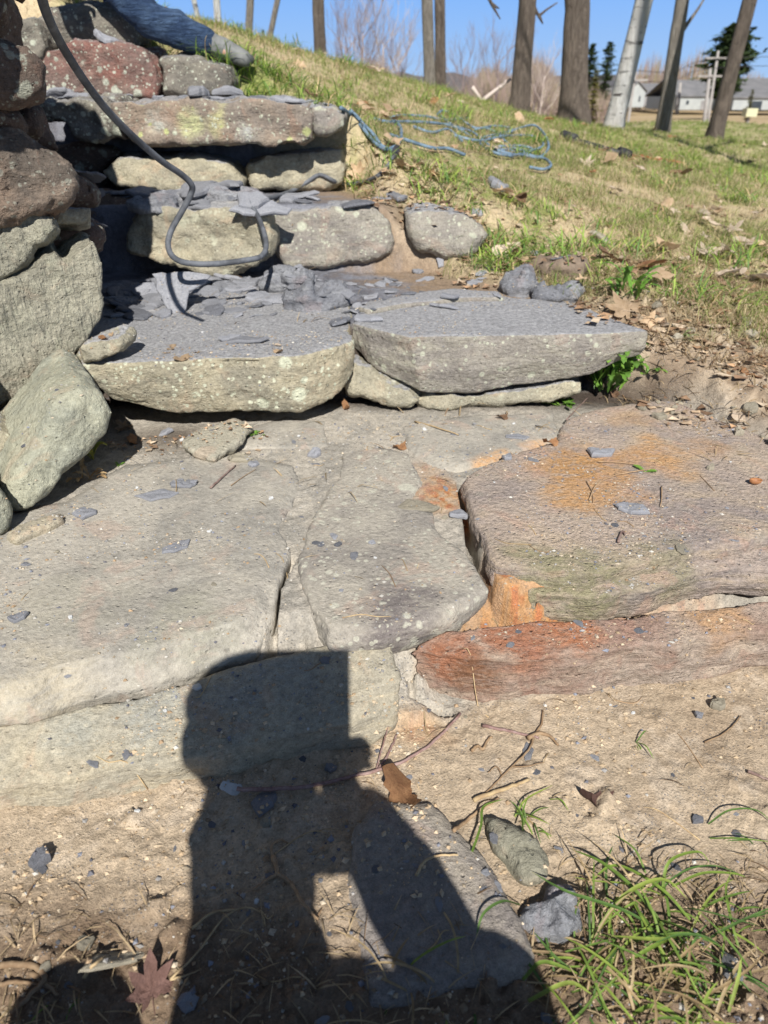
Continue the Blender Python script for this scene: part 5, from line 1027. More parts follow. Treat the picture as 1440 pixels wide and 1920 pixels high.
tuft(pick(985, 1545)[0], 12, .05, .0032, 'small tuft of green blades above the pointed stone splinter', 'grass_tuft', 23, .02, .8, cat='grass tuft', extra=[
    ([(885, 1600, .0), (900, 1565, .02), (905, 1530, .02), (945, 1505, .006)], .0045, GG[0]), ([(965, 1535, .0), (985, 1510, .012), (1035, 1478, .004)], .0035, GG[3]), ([(1030, 1502, .0), (1050, 1510, .01), (1065, 1525, .003)], .003, GG[1]), ([(980, 1560, .0), (978, 1535, .01), (990, 1500, .012)], .003, GG[0])])
tuft(pick(1190, 1405)[0], 3, .02, .002, 'single pair of green blades on the open soil at the right', 'grass_tuft', 24, .01, .8, cat='grass tuft', extra=[([(1195, 1395, .0), (1208, 1410, .012), (1225, 1428, .003)], .0028, GG[0]), ([(1192, 1395, .0), (1205, 1382, .01), (1214, 1377, .004)], .0026, GG[2])])
tuft(pick(1400, 1575)[0], 2, .05, .003, 'two arching green blades at the right edge of the soil', 'grass_tuft', 25, .01, 1., cat='grass tuft', extra=[([(1327, 1548, .0), (1360, 1537, .02), (1410, 1536, .02), (1450, 1548, .0)], .0035, GG[2]), ([(1330, 1575, .0), (1380, 1582, .01), (1450, 1585, .004)], .003, GG[0])])
tuft(pick(60, 1900)[0], 16, .06, .0025, 'dry tuft in the shade at the lower left corner', 'grass_tuft', 26, .05, .15, cat='grass tuft', lift=(1.0, 1.5))
tuft(pick(800, 1900)[0], 14, .10, .0034, 'shaded grass at the bottom edge under the stepping stone', 'grass_tuft', 27, .06, .5, cat='grass tuft', lift=(1.0, 1.5))
tuft(pick(1375, 1850)[0], 8, .05, .0028, 'sparse tuft near the lower right corner', 'grass_tuft', 28, .03, .5, cat='grass tuft', extra=[([(1365, 1900, .0), (1372, 1860, .03), (1375, 1828, .04)], .0045, GG[3])])
tuft(pick(1420, 1730)[0], 10, .06, .003, 'thin tuft at the right edge above the slate chip', 'grass_tuft', 29, .03, .5, cat='grass tuft')
tuft(pick(470, 520)[0], 14, .10, .004, 'little tuft growing at the foot of the yellow riser stone', 'grass_tuft', 30, .04, .6, cat='grass tuft', lift=(.1, .8))
tuft(pick(885, 488)[0], 22, .13, .005, 'green tuft beside the smooth grey riser stone', 'grass_tuft', 31, .06, .9, cat='grass tuft', lift=(.2, .9))
for k, (px, py, nn_, L_, lb) in enumerate([(1175, 480, 40, .16, 'lush green tuft in the thatch right of the steps'), (1000, 400, 36, .14, 'green tuft above the pale flat stone in the grass'), (1350, 500, 34, .20, 'dark green upright tuft near the right edge of the lawn'), (1060, 470, 30, .13, 'short green tuft left of the lush one'), (1400, 560, 40, .15, 'green tuft at the right edge beside the bare bank'), (840, 350, 30, .14, 'green tuft below the blue hose coil'), (770, 320, 26, .15, 'green tuft beside the hose coupling'), (1100, 420, 26, .12, 'small green tuft in the middle of the dry thatch'), (700, 300, 24, .15, 'grass tuft left of the hose coupling'), (690, 235, 26, .16, 'grass tuft at the end of the lichen covered slab'), (880, 330, 22, .13, 'thin tuft under the hose coil'), (1230, 420, 26, .13, 'yellow green tuft among pale leaves'), (460, 150, 40, .18, 'straw and green tuft at the right end of the riser stones'), (490, 160, 40, .18, 'tuft of mixed grass just right of the riser stones'), (520, 172, 36, .16, 'tuft of mixed grass above the small lumpy end stone'), (425, 120, 60, .17, 'tuft in front of the boot'), (450, 128, 50, .16, 'tuft in front of the toe of the boot'), (395, 100, 40, .13, 'tuft at the ankle of the kneeling person'), (475, 118, 40, .15, 'tuft right of the boot'), (600, 185, 34, .15, 'tuft on the bank above the lichen covered slab'), (560, 165, 34, .15, 'low tuft on the bank left of the one above the slab'), (1290, 560, 34, .15, 'green tuft at the edge of the bare bank'), (1120, 530, 30, .13, 'green tuft behind the right slate lumps'), (960, 450, 34, .13, 'green tuft right of the smooth grey riser stone'), (1420, 480, 34, .16, 'tuft at the right edge above the bare bank')]):
    tuft(pick(px, py)[0], int(nn_ * 1.6), L_ * 1.15, .0062, lb, 'grass_tuft', 40 + k, .13, .9, cat='grass tuft', lift=(.2, .9), kc=1.45)
def tuft_copies(n, seed):
    pr = []
    for i in range(5):
        o = tuft(drop(1.9, 4.0)[0], 34, .13 + .012 * i, .0062, 'x', 'grass_tuft', 90 + i, .09, [.95, .9, .8, .5, .9][i], cat='grass tuft', lift=(.2, 1.0), kc=1.45); pr.append(o)
    r = random.Random(seed); k = 0
    while k < n:
        d = math.exp(r.uniform(math.log(2.8), math.log(9))); a = R(r.uniform(-16, 38)); x, y = d * math.sin(a), d * math.cos(a)
        if lawn_w(np.array([x]), np.array([y]))[0] < .5 or r.random() < .35 + .6 * (fbm2(np.array([x]), np.array([y]), 1.3, 2, 7)[0] < -.05): continue
        p, _ = drop(x, y); src = pr[k % 5]; o = src if k < 5 else src.copy()
        if k >= 5: col.objects.link(o)
        o.location = p - Vector((0, 0, .012)); o.rotation_euler = (0, 0, r.uniform(0, 6.28)); o.scale = (1, 1, 1) if k < 5 else (r.uniform(.7, 1.2),) * 3
        tag(o, 'bright tuft of longer grass scattered in the patchy lawn', 'grass tuft', 'longer tufts scattered in the lawn'); k += 1
tuft_copies(120, 5)
tuft(pick(672, 300)[0], 40, .15, .0055, 'straw and green tuft on the bank beside the third riser', 'grass_tuft', 75, .09, .5, cat='grass tuft', lift=(.3, 1.2), kc=1.3)
tuft(pick(668, 240)[0], 36, .14, .0055, 'green tuft at the right end of the small lumpy stone', 'grass_tuft', 76, .08, .8, cat='grass tuft', lift=(.3, 1.2), kc=1.3)
tuft(pick(700, 360)[0], 30, .12, .005, 'dry tuft on the soil above the smooth grey riser stone', 'grass_tuft', 77, .08, .3, cat='grass tuft', lift=(.5, 1.4), kc=1.2)
b_ = pick(330, 92)[0]
tuft(b_, 150, .22, .006, 'mound of straw coloured and green grass beside the kneeling person', 'grass_mound', 60, .18, .45, cat='grass clump', lift=(.3, 1.4))

# ---------------------------------------------------------------- leafy weeds
M['weed'] = tint_mat('weed_leaf', .45, .3, .4)
def weed_leaf(b, base, direc, L, W, c, up=.5, serr=.28, seed=0):
    r = random.Random(seed); n = 14; d = Vector(direc).normalized(); s_ = d.cross(Vector((0, 0, 1))).normalized(); V = []
    for i in range(n + 1):
        t = i / n; p = Vector(base) + d * L * t + Vector((0, 0, L * up * math.sin(t * 2.1) * .6 - L * .12 * t * t)); wd = W * .5 * (math.sin(math.pi * min(1, t ** .8 * 1.0)) ** .7) * (.25 + .95 * t) + .0008
        wd *= (1 + serr * (1 if i % 2 else -1)) if 0 < i < n else .3; nz = Vector((0, 0, 1)); cp = .22 + .1 * math.sin(i * 1.7 + seed)
        V += [p - s_ * wd + nz * wd * cp, p - s_ * wd * .5 + nz * wd * .05, p, p + s_ * wd * .5 + nz * wd * .05, p + s_ * wd + nz * wd * (cp + r.uniform(-.1, .1))]
    Q = [(i * 5 + k, i * 5 + k + 1, (i + 1) * 5 + k + 1, (i + 1) * 5 + k) for i in range(n) for k in range(4)]
    b.add([tuple(v) for v in V], Q, None, c)
def weed(px, py, n, L, W, label, seed, spread=.05, up=(.4, 1.1), name='leafy_weed', hgt=.0, cols=((.14, .28, .045), (.20, .36, .06), (.11, .22, .04))):
    p, _ = pick(px, py); r = random.Random(seed); b = MB()
    for i in range(n):
        a = i * 2.4 + r.uniform(-.3, .3); q = p + Vector((r.uniform(-1, 1) * spread, r.uniform(-1, 1) * spread * .5, r.uniform(0, hgt)))
        weed_leaf(b, q, (math.cos(a), math.sin(a), .2), L * r.uniform(.6, 1.1), W * r.uniform(.7, 1.1), cols[i % len(cols)], r.uniform(*up), seed=seed + i)
    return tag(b.build(name, M['weed']), label, 'weed')
weed(1142, 735, 64, .12, .040, 'bushy bright green weed with toothed leaves at the right end of the step slab', 5, .055, (.5, 1.7), hgt=.09)
weed(1215, 700, 12, .06, .022, 'small low weed on the soil just right of the bushy weed', 14, .03, (.3, 1.2))
weed(1290, 640, 8, .05, .016, 'little dusty weed on the bare bank right of the large tan leaves', 15, .03, (.2, 1.0), cols=((.24, .30, .12), (.30, .32, .16)))
weed(1055, 762, 7, .055, .022, 'small part of leafy weed creeping along the foot of the slab', 6, .02, (.1, .5))
weed(1175, 565, 14, .12, .036, 'toothed green weed in the grass above the large maple leaf', 7, .04, (.5, 1.5), hgt=.04)
weed(1210, 885, 2, .048, .022, 'single plucked green leaf with its stalk on the rust stained flagstone', 8, .0, (.0, .15), name='plucked_leaf')
twig([(1238, 890), (1262, 905), (1288, 917)], .0016, 'green stalk of the plucked leaf', 'twig') if False else None
weed(480, 815, 12, .020, .011, 'tiny sprig of green and russet leaves right of the flat buff rock', 9, .02, (.1, .8), name='small_weed')
weed(175, 862, 5, .05, .018, 'small yellow green seedling beside the smooth boulder', 10, .008, (1.0, 1.8), name='seedling', cols=((.45, .42, .09), (.28, .34, .07)))
weed(165, 900, 9, .06, .016, 'withered tan weed at the foot of the smooth boulder', 11, .02, (.3, 1.2), name='withered_weed', cols=((.50, .36, .20), (.40, .27, .14)))
weed(222, 872, 5, .018, .008, 'tiny green sprout on the gravel right of the smooth boulder', 12, .005, (.1, .8), name='sprout')
weed(945, 130 + 24, 1, .01, .005, 'tiny sprout on the far slope', 13, .0)
# ---------------------------------------------------------------- trees
def bark(name, c1, c2, c3=None, scale=1.):
    s = NT(name); v = s.objvec(); n = s.noise(s.scale(v, (9, 9, 1.6)), 3 * scale, 6, .7, .5); c = s.mix(s.rng(n, .38, .62), c1, c2)
    if c3:
        m = s.noise(s.scale(v, (1.6, 1.6, 9)), 1.6, 5, .75, .3); c = s.mix(s.rng(m, .56, .62), c, c3)
    n2 = s.noise(v, 1.3, 3); c = s.mix(s.rng(n2, .4, .7, 0, .45), c, tuple(k * .7 for k in c1)); return s.fin(c, .9, s.bump(s.math('ADD', n, s.math('MULTIPLY', s.noise(s.scale(v, (22, 22, 3)), 2.5, 5, .75), .6)), .12), .2)
M['bark'] = bark('grey_brown_bark', (.27, .22, .18), (.15, .12, .10)); M['bark_light'] = bark('pale_bark', (.40, .36, .31), (.24, .21, .18)); M['birch'] = bark('birch_bark', (.84, .83, .80), (.66, .64, .60), (.07, .06, .055), .6)
M['fartwig'] = simple_mat('far_twigs', (.30, .245, .24), (.24, .19, .185), 3, .95, 0); M['farwhite'] = simple_mat('far_pale_branch', (.58, .50, .45), (.46, .38, .34), 3, .9, 0)
def grow(b, p, d, L, r0, depth, rr, split=3, droop=.0, seg=5, up=.12, spread=.75):
    P = [p]; dd = d.normalized(); k = 4
    for i in range(k):
        dd = (dd + Vector((rr.uniform(-1, 1), rr.uniform(-1, 1), rr.uniform(-1, 1))) * .13 + Vector((0, 0, up - droop))).normalized(); P.append(P[-1] + dd * L / k)
    b.tube(P, list(np.linspace(r0, r0 * .55, len(P))), seg, 1, False)
    if depth <= 0: return
    for i in range(split):
        t = rr.uniform(.45, 1.) if i else 1.; q = P[min(k, int(t * k))]; a = rr.uniform(0, 6.28); per = dd.orthogonal().normalized(); per.rotate(Matrix.Rotation(a, 3, dd))
        grow(b, q, dd + per * rr.uniform(spread * .5, spread), L * rr.uniform(.58, .8), r0 * .55, depth - 1, rr, split, droop, max(3, seg - 1), up, spread)
def tree(px, py, px2, py2, Y, wid, H, mat, label, group=None, seed=1, flare=1.35, limbs=7, name='tree', bend=0., sink=.15, first=4.5, extra=None):
    """px,py: foot of the trunk; px2,py2: where its axis leaves the picture; wid: its width in the picture there"""
    foot = PY(px, py, Y); gz = float(ground_h(np.array([foot.x]), np.array([foot.y]), False)[0]); dep = Y * CP + (foot.z - .9) * -SP; r0 = wid / FPX * abs(Y * CP - (foot.z - .9) * SP) * .5
    top = PY(px2, py2, Y); ax = (top - foot); foot = Vector((foot.x, foot.y, min(foot.z, gz) - sink)); ax = ax / ax.z; rr = random.Random(seed)
    t = empty(name, foot, label, 'tree', group); n = 14; P, Rd = [], []
    for i in range(n + 1):
        z = H * (i / n) ** 1.25; P.append(foot + ax * z + Vector((math.sin(z * .55 + seed) * bend, math.cos(z * .4 + seed) * bend * .6, 0))); Rd.append(r0 * (1 + (flare - 1) * math.exp(-z / .35)) * (1 - .55 * z / H))
    V, Q, T3 = tube(P, Rd, 18, 4); V = V + (fbm(V, 2.2, 3, seed)[:, None] * .12 + fbm(V * np.array([1, 1, .3]), 14, 2, seed)[:, None] * .05) * r0
    emit('trunk', V, [Q, T3], mat, t)
    b = MB()
    for i in range(limbs):
        z = first + (H - first) * (i + .3) / limbs; f = z / H; q = foot + ax * z + Vector((math.sin(z * .55 + seed) * bend, math.cos(z * .4 + seed) * bend * .6, 0)); a = i * 2.4 + seed
        grow(b, q, Vector((math.cos(a), math.sin(a), .55)), H * .26 * (1.2 - f * .6), r0 * .42 * (1.1 - f * .6), 3, rr, 3)
    if extra: extra(b, foot, ax, r0, rr)
    b.build('crown', mat, t); return t
def stub(px, py, Y, ends, r0):
    def f(b, foot, ax, rr0, rr):
        for e in ends:
            P = [PY(q[0], q[1], Y) for q in e]; b.tube(P, list(np.linspace(r0, r0 * .3, len(P))), 6, 3)
    return f
TG = 'trees standing along the lawn'
tree(600, 112, 596, -10, 9.6, 22, 11, M['bark'], 'straight brown trunk alone on the crest of the slope', TG, 1, 1.15)
tree(806, 178, 802, -10, 12.6, 21, 12, M['bark_light'], 'paler left trunk of the close pair on the crest', TG, 2, 1.2, bend=.02)
tree(829, 186, 826, -10, 12.9, 20, 12, M['bark'], 'darker right trunk of the close pair on the crest', TG, 3, 1.2)
tree(972, 215, 990, -10, 12.6, 33, 13, M['bark'], 'brown trunk leaning slightly right, with a thin bent twig near its top', TG, 4, 1.45, extra=stub(0, 0, 12.6, [[(1000, 10), (1010, 28), (1025, 18), (1045, 5)], [(1010, 28), (1018, 45)], [(912, -14), (922, 8), (930, 22), (938, 36)], [(922, 8), (936, 16)]], .03))
tree(1076, 238, 1085, -10, 12.4, 46, 14, M['bark'], 'thickest grey brown trunk with a dark knot and spreading roots', TG, 5, 1.7)
tree(1148, 238, 1208, -10, 12.8, 33, 12, M['birch'], 'white birch trunk leaning to the right', TG, 6, 1.35)
tree(1246, 226, 1282, -10, 16.0, 26, 12, M['bark_light'], 'slender pale trunk leaning right with one thin side branch', TG, 7, 1.4, extra=stub(0, 0, 16, [[(1277, 62), (1292, 40), (1308, 18), (1325, -10)]], .045))
tree(1338, 254, 1412, -30, 13.5, 27, 12, M['bark'], 'brown trunk leaning strongly right at the right edge', TG, 8, 1.5)
tree(406, 46, 401, -30, 15.0, 14, 9, M['birch'], 'thin white birch behind the boot', TG, 9, 1.1)
tree(386, 40, 370, -30, 15.5, 10, 9, M['birch'], 'thinnest white birch left of the other one behind the boot', TG, 10, 1.1)
tree(449, 58, 452, -30, 14.0, 15, 9, M['bark_light'], 'pale trunk right of the thin white birches', TG, 11, 1.1)
tree(466, 62, 482, -20, 14.2, 11, 9, M['bark_light'], 'thin trunk leaning right beside the pale trunk', TG, 12, 1.1)
# one more tree of the row stands to the right of the picture and shades the lawn
tree(1943, 417, 2454, -767, 5.2, 66, 12, M['bark'], 'brown trunk just beyond the right edge, casting a long shadow on the lawn', TG, 13, 1.4)
b = MB()
for k, pts in enumerate([[(885, 163), (897, 180), (906, 195)], [(903, 190), (918, 178), (935, 165), (958, 148)], [(935, 165), (945, 158), (950, 150)]]): b.tube([PY(q[0], q[1], 13.0) for q in pts], [.035, .03, .02], 6, 3)
b.tube([PY(906, 192, 13), PY(907, 225, 13)], [.04, .05], 6, 1)
tag(b.build('broken_branch', M['farwhite']), 'pale bleached forked branch standing on the crest between the trunks', 'branch')
def far_tree(px, py, ptop, Y, label, seed, white=False, r0=.09, spread=.6, depth=5, group='bare trees far beyond the crest'):
    top = PY(px, ptop, Y); gz = float(ground_h(np.array([top.x]), np.array([Y]), False)[0]); foot = Vector((top.x, Y, gz - .2)); H = top.z - foot.z; t = empty('bare_tree', foot, label, 'tree', group); rr = random.Random(seed)
    b = MB(); b.tube([foot, foot + Vector((.1, 0, H * .4)), foot + Vector((.15, 0, H * .75))], [r0, r0 * .7, r0 * .3], 6, 3); b.build('trunk', M['farwhite' if white else 'fartwig'], t)
    b = MB()
    for i in range(9):
        z = H * (.2 + .55 * i / 9); a = i * 2.4; grow(b, foot + Vector((.1, 0, z)), Vector((math.cos(a), math.sin(a), 1.0)), H * .24, r0 * .32, depth - 1, rr, 3, 0, 3, .1, spread)
    b.build('crown', M['farwhite' if white else 'fartwig'], t)
far_tree(672, 150, -20, 34, 'tall bare tree with fine pinkish twigs left of the close pair of trunks', 31, r0=.09)
far_tree(712, 150, 10, 36, 'bare tree with white stem just left of the close pair of trunks', 32, True, .07)
far_tree(640, 150, 20, 38, 'faint bare tree behind the lone brown trunk', 33)
far_tree(742, 150, 60, 40, 'low bare tree immediately left of the close pair', 34)
far_tree(935, 190, 55, 45, 'rounded bare tree between the close pair and the leaning brown trunk', 35)
far_tree(1020, 195, 100, 45, 'small whitish bare tree left of the thickest trunk', 36, True, .07)
far_tree(1005, 195, 112, 46, 'small bare tree just right of the leaning brown trunk', 37)
far_tree(868, 190, 80, 48, 'thin bare tree right of the close pair', 38)
M['needle'] = tint_mat('conifer_needles', .8, .15, .1); M['darkbark'] = simple_mat('conifer_bark', (.12, .09, .07), (.08, .06, .05), 4, .9, 0)
def conifer(px, ptop, Y, wpx, label, seed, base=None, gap=.0, c=(.05, .075, .03), tiers=22, name='conifer', n_per=14, low=.12):
    top = PY(px, ptop, Y); gz = float(ground_h(np.array([top.x]), np.array([Y]), False)[0]); foot = Vector((top.x, Y, gz - .2)); H = top.z - foot.z; W = wpx / FPX * Y * CP * 1.05
    t = empty(name, foot, label, 'tree', 'evergreens beyond the field'); r = np.random.default_rng(seed)
    b = MB(); b.tube([foot, foot + Vector((0, 0, H * .5)), foot + Vector((0, 0, H * .98))], [W * .035 + .08, W * .03 + .04, .02], 8, 3); b.build('trunk', M['darkbark'], t)
    V, T, C = [], [], []; k = 0
    for i in range(tiers):
        f = low + (1 - low) * (i + r.uniform(0, .6)) / tiers; rad = W * .5 * (1 - f) ** .62 * r.uniform(.62, 1.15) if not gap else W * .5 * (math.sin(math.pi * min(1, (f - low) / (1 - low) * .9 + .12)) ** .7) * r.uniform(.4, 1.15)
        for j in range(7):
            a = r.uniform(0, 6.28); rl = rad * r.uniform(.6, 1.1)
            for q in range(n_per):
                s_ = r.uniform(.1, 1.); cx = foot.x + math.cos(a) * rl * s_ + r.normal() * W * .025; cy = foot.y + math.sin(a) * rl * s_ + r.normal() * W * .025; cz = foot.z + H * f + rl * .12 * s_ + r.normal() * H * .006
                sz = W * .055 * r.uniform(.6, 1.3); m = r.normal(size=(3, 3)) * sz * np.array([1, 1, .35]); V += [(cx, cy, cz) + m[0], (cx, cy, cz) + m[1], (cx, cy, cz) + m[2]]; T.append((k, k + 1, k + 2)); k += 3
                cc2 = np.array(c) * r.uniform(.55, 1.5); C += [cc2] * 3
    emit('crown', V, [np.array(T)], M['needle'], t, False, np.array(C))
conifer(1112, 82, 70, 46, 'dark evergreen just right of the thickest trunk', 41, gap=1, low=.35)
conifer(1145, 78, 72, 46, 'ragged pine with layered boughs left of the white birch', 42, gap=1, low=.3)
conifer(1120, 130, 60, 34, 'short yellow green evergreen at the foot of the ragged pine', 43, c=(.13, .125, .03))
conifer(1383, 46, 80, 104, 'large spreading spruce behind the rightmost trunk', 44, gap=1, low=.26, tiers=34, n_per=30)
conifer(493, 55, 40, 16, 'tiny evergreen showing above the crest near the pale trunk', 45, low=.5)
conifer(755, 128, 80, 20, 'small dark evergreen on the horizon left of the close pair', 46)
conifer(1412, 168, 70, 20, 'small yellowish evergreen by the right hand barn', 47, c=(.12, .12, .04))
# ---------------------------------------------------------------- brush, hills, road
def brush():
    r = np.random.default_rng(8); V, T, C = [], [], []; k = 0
    for i in range(40000):
        px = r.uniform(560, 1165) if i % 4 else r.uniform(-200, 1700); Y = r.uniform(62, 90) if px < 1150 else r.uniform(235, 270); x = (px - 720) / FPX * Y * CP; h = (Y / 70.) * (3.5 + 1.0 * math.sin(px * .021) + .7 * math.sin(px * .063 + 1)) * r.uniform(.45, 1.)
        y0 = -1.3 if Y < 100 else -3.; dx = r.normal() * .45; dy = r.normal() * .4; w_ = .05 * Y / 70
        z0 = y0 + h * r.uniform(0, .55); V += [(x - w_, Y, z0), (x + w_, Y, z0), (x + dx, Y + dy, y0 + h)]; T.append((k, k + 1, k + 2)); k += 3
        c = np.array([(.27, .20, .17), (.33, .25, .21), (.20, .155, .13), (.23, .20, .12)][r.integers(0, 4)]) * r.uniform(.7, 1.2); C += [c] * 3
    tag(emit('far_brush', V, [np.array(T)], M['tintstone'], None, False, np.array(C)), 'brown leafless thicket along the far side of the field', 'brush', kind='stuff')
brush()
M['hill'] = simple_mat('wooded_hill', (.085, .085, .095), (.13, .115, .11), .02, 1., 0)
def hill(Yd, h0, sd, name):
    xs = np.linspace(-Yd * 1.2, Yd * 1.2, 160); z = h0 * (.75 + .35 * np.sin(xs / Yd * 4.1 + sd) + .12 * np.sin(xs / Yd * 23 + sd)) + 1.2 * np.sin(xs * .11) * (h0 / 12); V = []
    for k, (dy, f) in enumerate([(-Yd * .15, -.1), (-Yd * .06, .55), (0, 1.), (Yd * .1, .8), (Yd * .3, -.1)]):
        for x, zz in zip(xs, z): V.append((x, Yd + dy, -3 + (zz + 3) * f + (vnoise(np.array([[x * .08, k * 3., 0]]))[0] * h0 * .08 if k else 0)))
    m = len(xs); Q = [(k * m + i, k * m + i + 1, (k + 1) * m + i + 1, (k + 1) * m + i) for k in range(4) for i in range(m - 1)]
    tag(emit(name, V, [np.array(Q)], M['hill']), kind='structure')
hill(900, 18, 1.2, 'hills'); hill(520, 8.5, 4., 'hills')
def strip(pts, w_, z, mat, name):
    P = np.array(pts, float); V = []; 
    for i, p in enumerate(P): V += [(p[0], p[1] - w_ / 2, z), (p[0], p[1] + w_ / 2, z)]
    Q = [(2*i, 2*i+2, 2*i+3, 2*i+1) for i in range(len(P) - 1)]; tag(emit(name, V, [np.array(Q)], mat), kind='structure')
strip([(20, 50), (27, 52), (36, 52.5), (60, 53), (150, 55)], 3.4, -.93, simple_mat('road', (.33, .32, .31), (.28, .27, .26), .5, .9, 0), 'road')
# ---------------------------------------------------------------- buildings
M['white'] = simple_mat('white_siding', (.40, .42, .41), (.35, .37, .37), .6, .7, 0); M['greyroof'] = simple_mat('grey_roof', (.20, .195, .20), (.15, .15, .155), .5, .8, 0); M['glassd'] = simple_mat('dark_window', (.05, .06, .07), (.03, .04, .05), 1, .2, 0, .6)
M['greyside'] = simple_mat('grey_siding', (.30, .29, .29), (.24, .23, .23), .6, .8, 0)
def house(x0, x1, y0, dp, h, rh, label, name='barn', wall='white', ridge='x', wins=(), doors=(), zb=-1.1, cat='building'):
    o = empty(name, ((x0 + x1) / 2, y0 + dp / 2, zb), label, cat); b = MB(); b.box((x0, y0, zb), (x1, y0 + dp, zb + h))
    if ridge == 'y':
        xm = (x0 + x1) / 2; b.add([(x0, y0, zb + h), (x1, y0, zb + h), (xm, y0, zb + h + rh), (x0, y0 + dp, zb + h), (x1, y0 + dp, zb + h), (xm, y0 + dp, zb + h + rh)], None, [(0, 1, 2), (4, 3, 5)])
    b.build('wall', M[wall], o, False); b = MB(); e = .4; t = .25
    if ridge == 'x':
        ym = y0 + dp / 2; S_ = [(y0 - e, zb + h - e * rh / dp), (ym, zb + h + rh), (y0 + dp + e, zb + h - e * rh / dp)]; V = [(x, yy, zz + k) for x in (x0 - e, x1 + e) for k in (.02, t) for yy, zz in S_]
    else:
        xm = (x0 + x1) / 2; S_ = [(x0 - e, zb + h - e * .5), (xm, zb + h + rh), (x1 + e, zb + h - e * .5)]; V = [(xx, y, zz + k) for y in (y0 - e, y0 + dp + e) for k in (.02, t) for xx, zz in S_]
    Q = [(0, 1, 7, 6), (1, 2, 8, 7), (3, 9, 10, 4), (4, 10, 11, 5), (0, 3, 4, 1), (1, 4, 5, 2), (6, 7, 10, 9), (7, 8, 11, 10), (0, 6, 9, 3), (2, 5, 11, 8)]
    b.add(V, Q); b.build('roof', M['greyroof'], o, False)
    for (wx, wz, ww, wh) in wins: b = MB(); b.box((wx, y0 - .06, zb + wz), (wx + ww, y0 + .02, zb + wz + wh)); b.build('window', M['glassd'], o, False)
    for (wx, ww, wh) in doors: b = MB(); b.box((wx, y0 - .08, zb), (wx + ww, y0 + .02, zb + wh)); b.build('door', M['glassd' if ww > 2 else 'greyside'], o, False)
    return o
def hp(px0, px1, Y, wall_top, roof_top, base, dp, label, name='barn', wall='white', ridge='x', wins=(), doors=()):
    """a building set out from its width, eaves, ridge and foot"""
    m = PY((px0 + px1) / 2, base, Y); zb = m.z; h = PY(720, wall_top, Y).z - zb; rh = PY(720, roof_top, Y + dp * .5 if ridge == 'x' else Y).z - zb - h; k = PY(721, base, Y).x - PY(720, base, Y).x
    f = lambda p: (p - 720) * k
    return house(f(px0), f(px1), Y, dp, h, rh, label, name, wall, ridge, [(f(p), h * a_, k * w_, h * b_) for p, a_, w_, b_ in wins], [(f(p), k * w_, h * b_) for p, w_, b_ in doors], zb)
hp(1173, 1206, 180, 171, 153, 201, 14, 'small white gabled house behind the leaning birch', 'farmhouse', ridge='y', wins=[(1181, .35, 3, .35), (1195, .35, 3, .35)])
hp(1118, 1170, 186, 186, 168, 203, 12, 'low grey shed just left of the white gabled house', 'shed', 'greyside')
hp(1266, 1378, 190, 181, 152, 206, 22, 'long pale barn with a broad grey roof beyond the field', 'barn', doors=[(1312, 7, .7)], wins=[(1284, .4, 5, .3), (1345, .4, 5, .3)])
hp(1372, 1560, 180, 184, 166, 206, 22, 'barn with dark open bays at the right edge of the field', 'barn', doors=[(1402, 24, .75), (1450, 24, .75)])
hp(1204, 1264, 215, 178, 158, 200, 22, 'dark grey roofed building between the white house and the long barn', 'barn', 'greyside')
hp(1388, 1500, 225, 168, 148, 200, 22, 'taller building with a grey roof behind the right hand barn', 'barn', 'greyside')
M['pole'] = simple_mat('weathered_pole', (.34, .32, .30), (.27, .25, .24), 2, .9, 0)
def pole(px, ptop, pbot, Y, lean, label, r0=.13, arm=True, mat='pole'):
    top = PY(px + lean, ptop, Y); foot = PY(px, pbot, Y); o = empty('utility_pole', foot, label, 'pole', 'poles along the road'); b = MB(); b.tube([foot - Vector((0, 0, .5)), foot, top], [r0, r0, r0 * .75], 8, 1); b.build('post', M[mat], o)
    if arm: b = MB(); c = top - Vector((0, 0, .5)); b.box((c.x - .9, c.y - .22, c.z - .06), (c.x + .9, c.y - .12, c.z + .06)); b.build('crossarm', M[mat], o, False)
pole(1320, 128, 232, 62, 12, 'pale utility pole left of the rightmost trunk', .16); pole(1327, 95, 228, 66, 20, 'taller leaning utility pole just behind the pale one', .13)
pole(1178, 135, 226, 60, 14, 'thin grey utility pole behind the leaning birch', .11); pole(1270, 155, 205, 85, 6, 'short leaning post right of the slender pale trunk', .2, False); pole(1025, 152, 208, 70, 0, 'distant thin pole left of the thickest trunk', .09, False)
def mailbox():
    foot = PY(1400, 236, 45); o = empty('mailbox', foot, 'small pale box on a post beside the road', 'mailbox'); b = MB(); b.box((foot.x - .06, foot.y - .06, foot.z - .3), (foot.x + .06, foot.y + .06, foot.z + .45)); b.build('post', M['pole'], o, False)
    b = MB(); b.box((foot.x - .3, foot.y - .3, foot.z + .45), (foot.x + .3, foot.y + .3, foot.z + .85)); b.build('box', simple_mat('pale_box', (.6, .58, .35), (.5, .5, .35), 3, .7, 0), o, False)
mailbox()
b = MB(); 
for z0_, sd_ in ((5.6, 0), (6.1, .6)):
    P = [PY(1180, 150, 60) + Vector((0, 0, sd_)), PY(1260, 152, 62) + Vector((0, 0, sd_)), PY(1335, 128, 64) + Vector((0, 0, sd_)), PY(1600, 120, 66) + Vector((0, 0, sd_))]; b.tube(P, .02, 4, 6)
tag(b.build('overhead_wires', M['black']), 'thin overhead wires between the utility poles', 'wires')
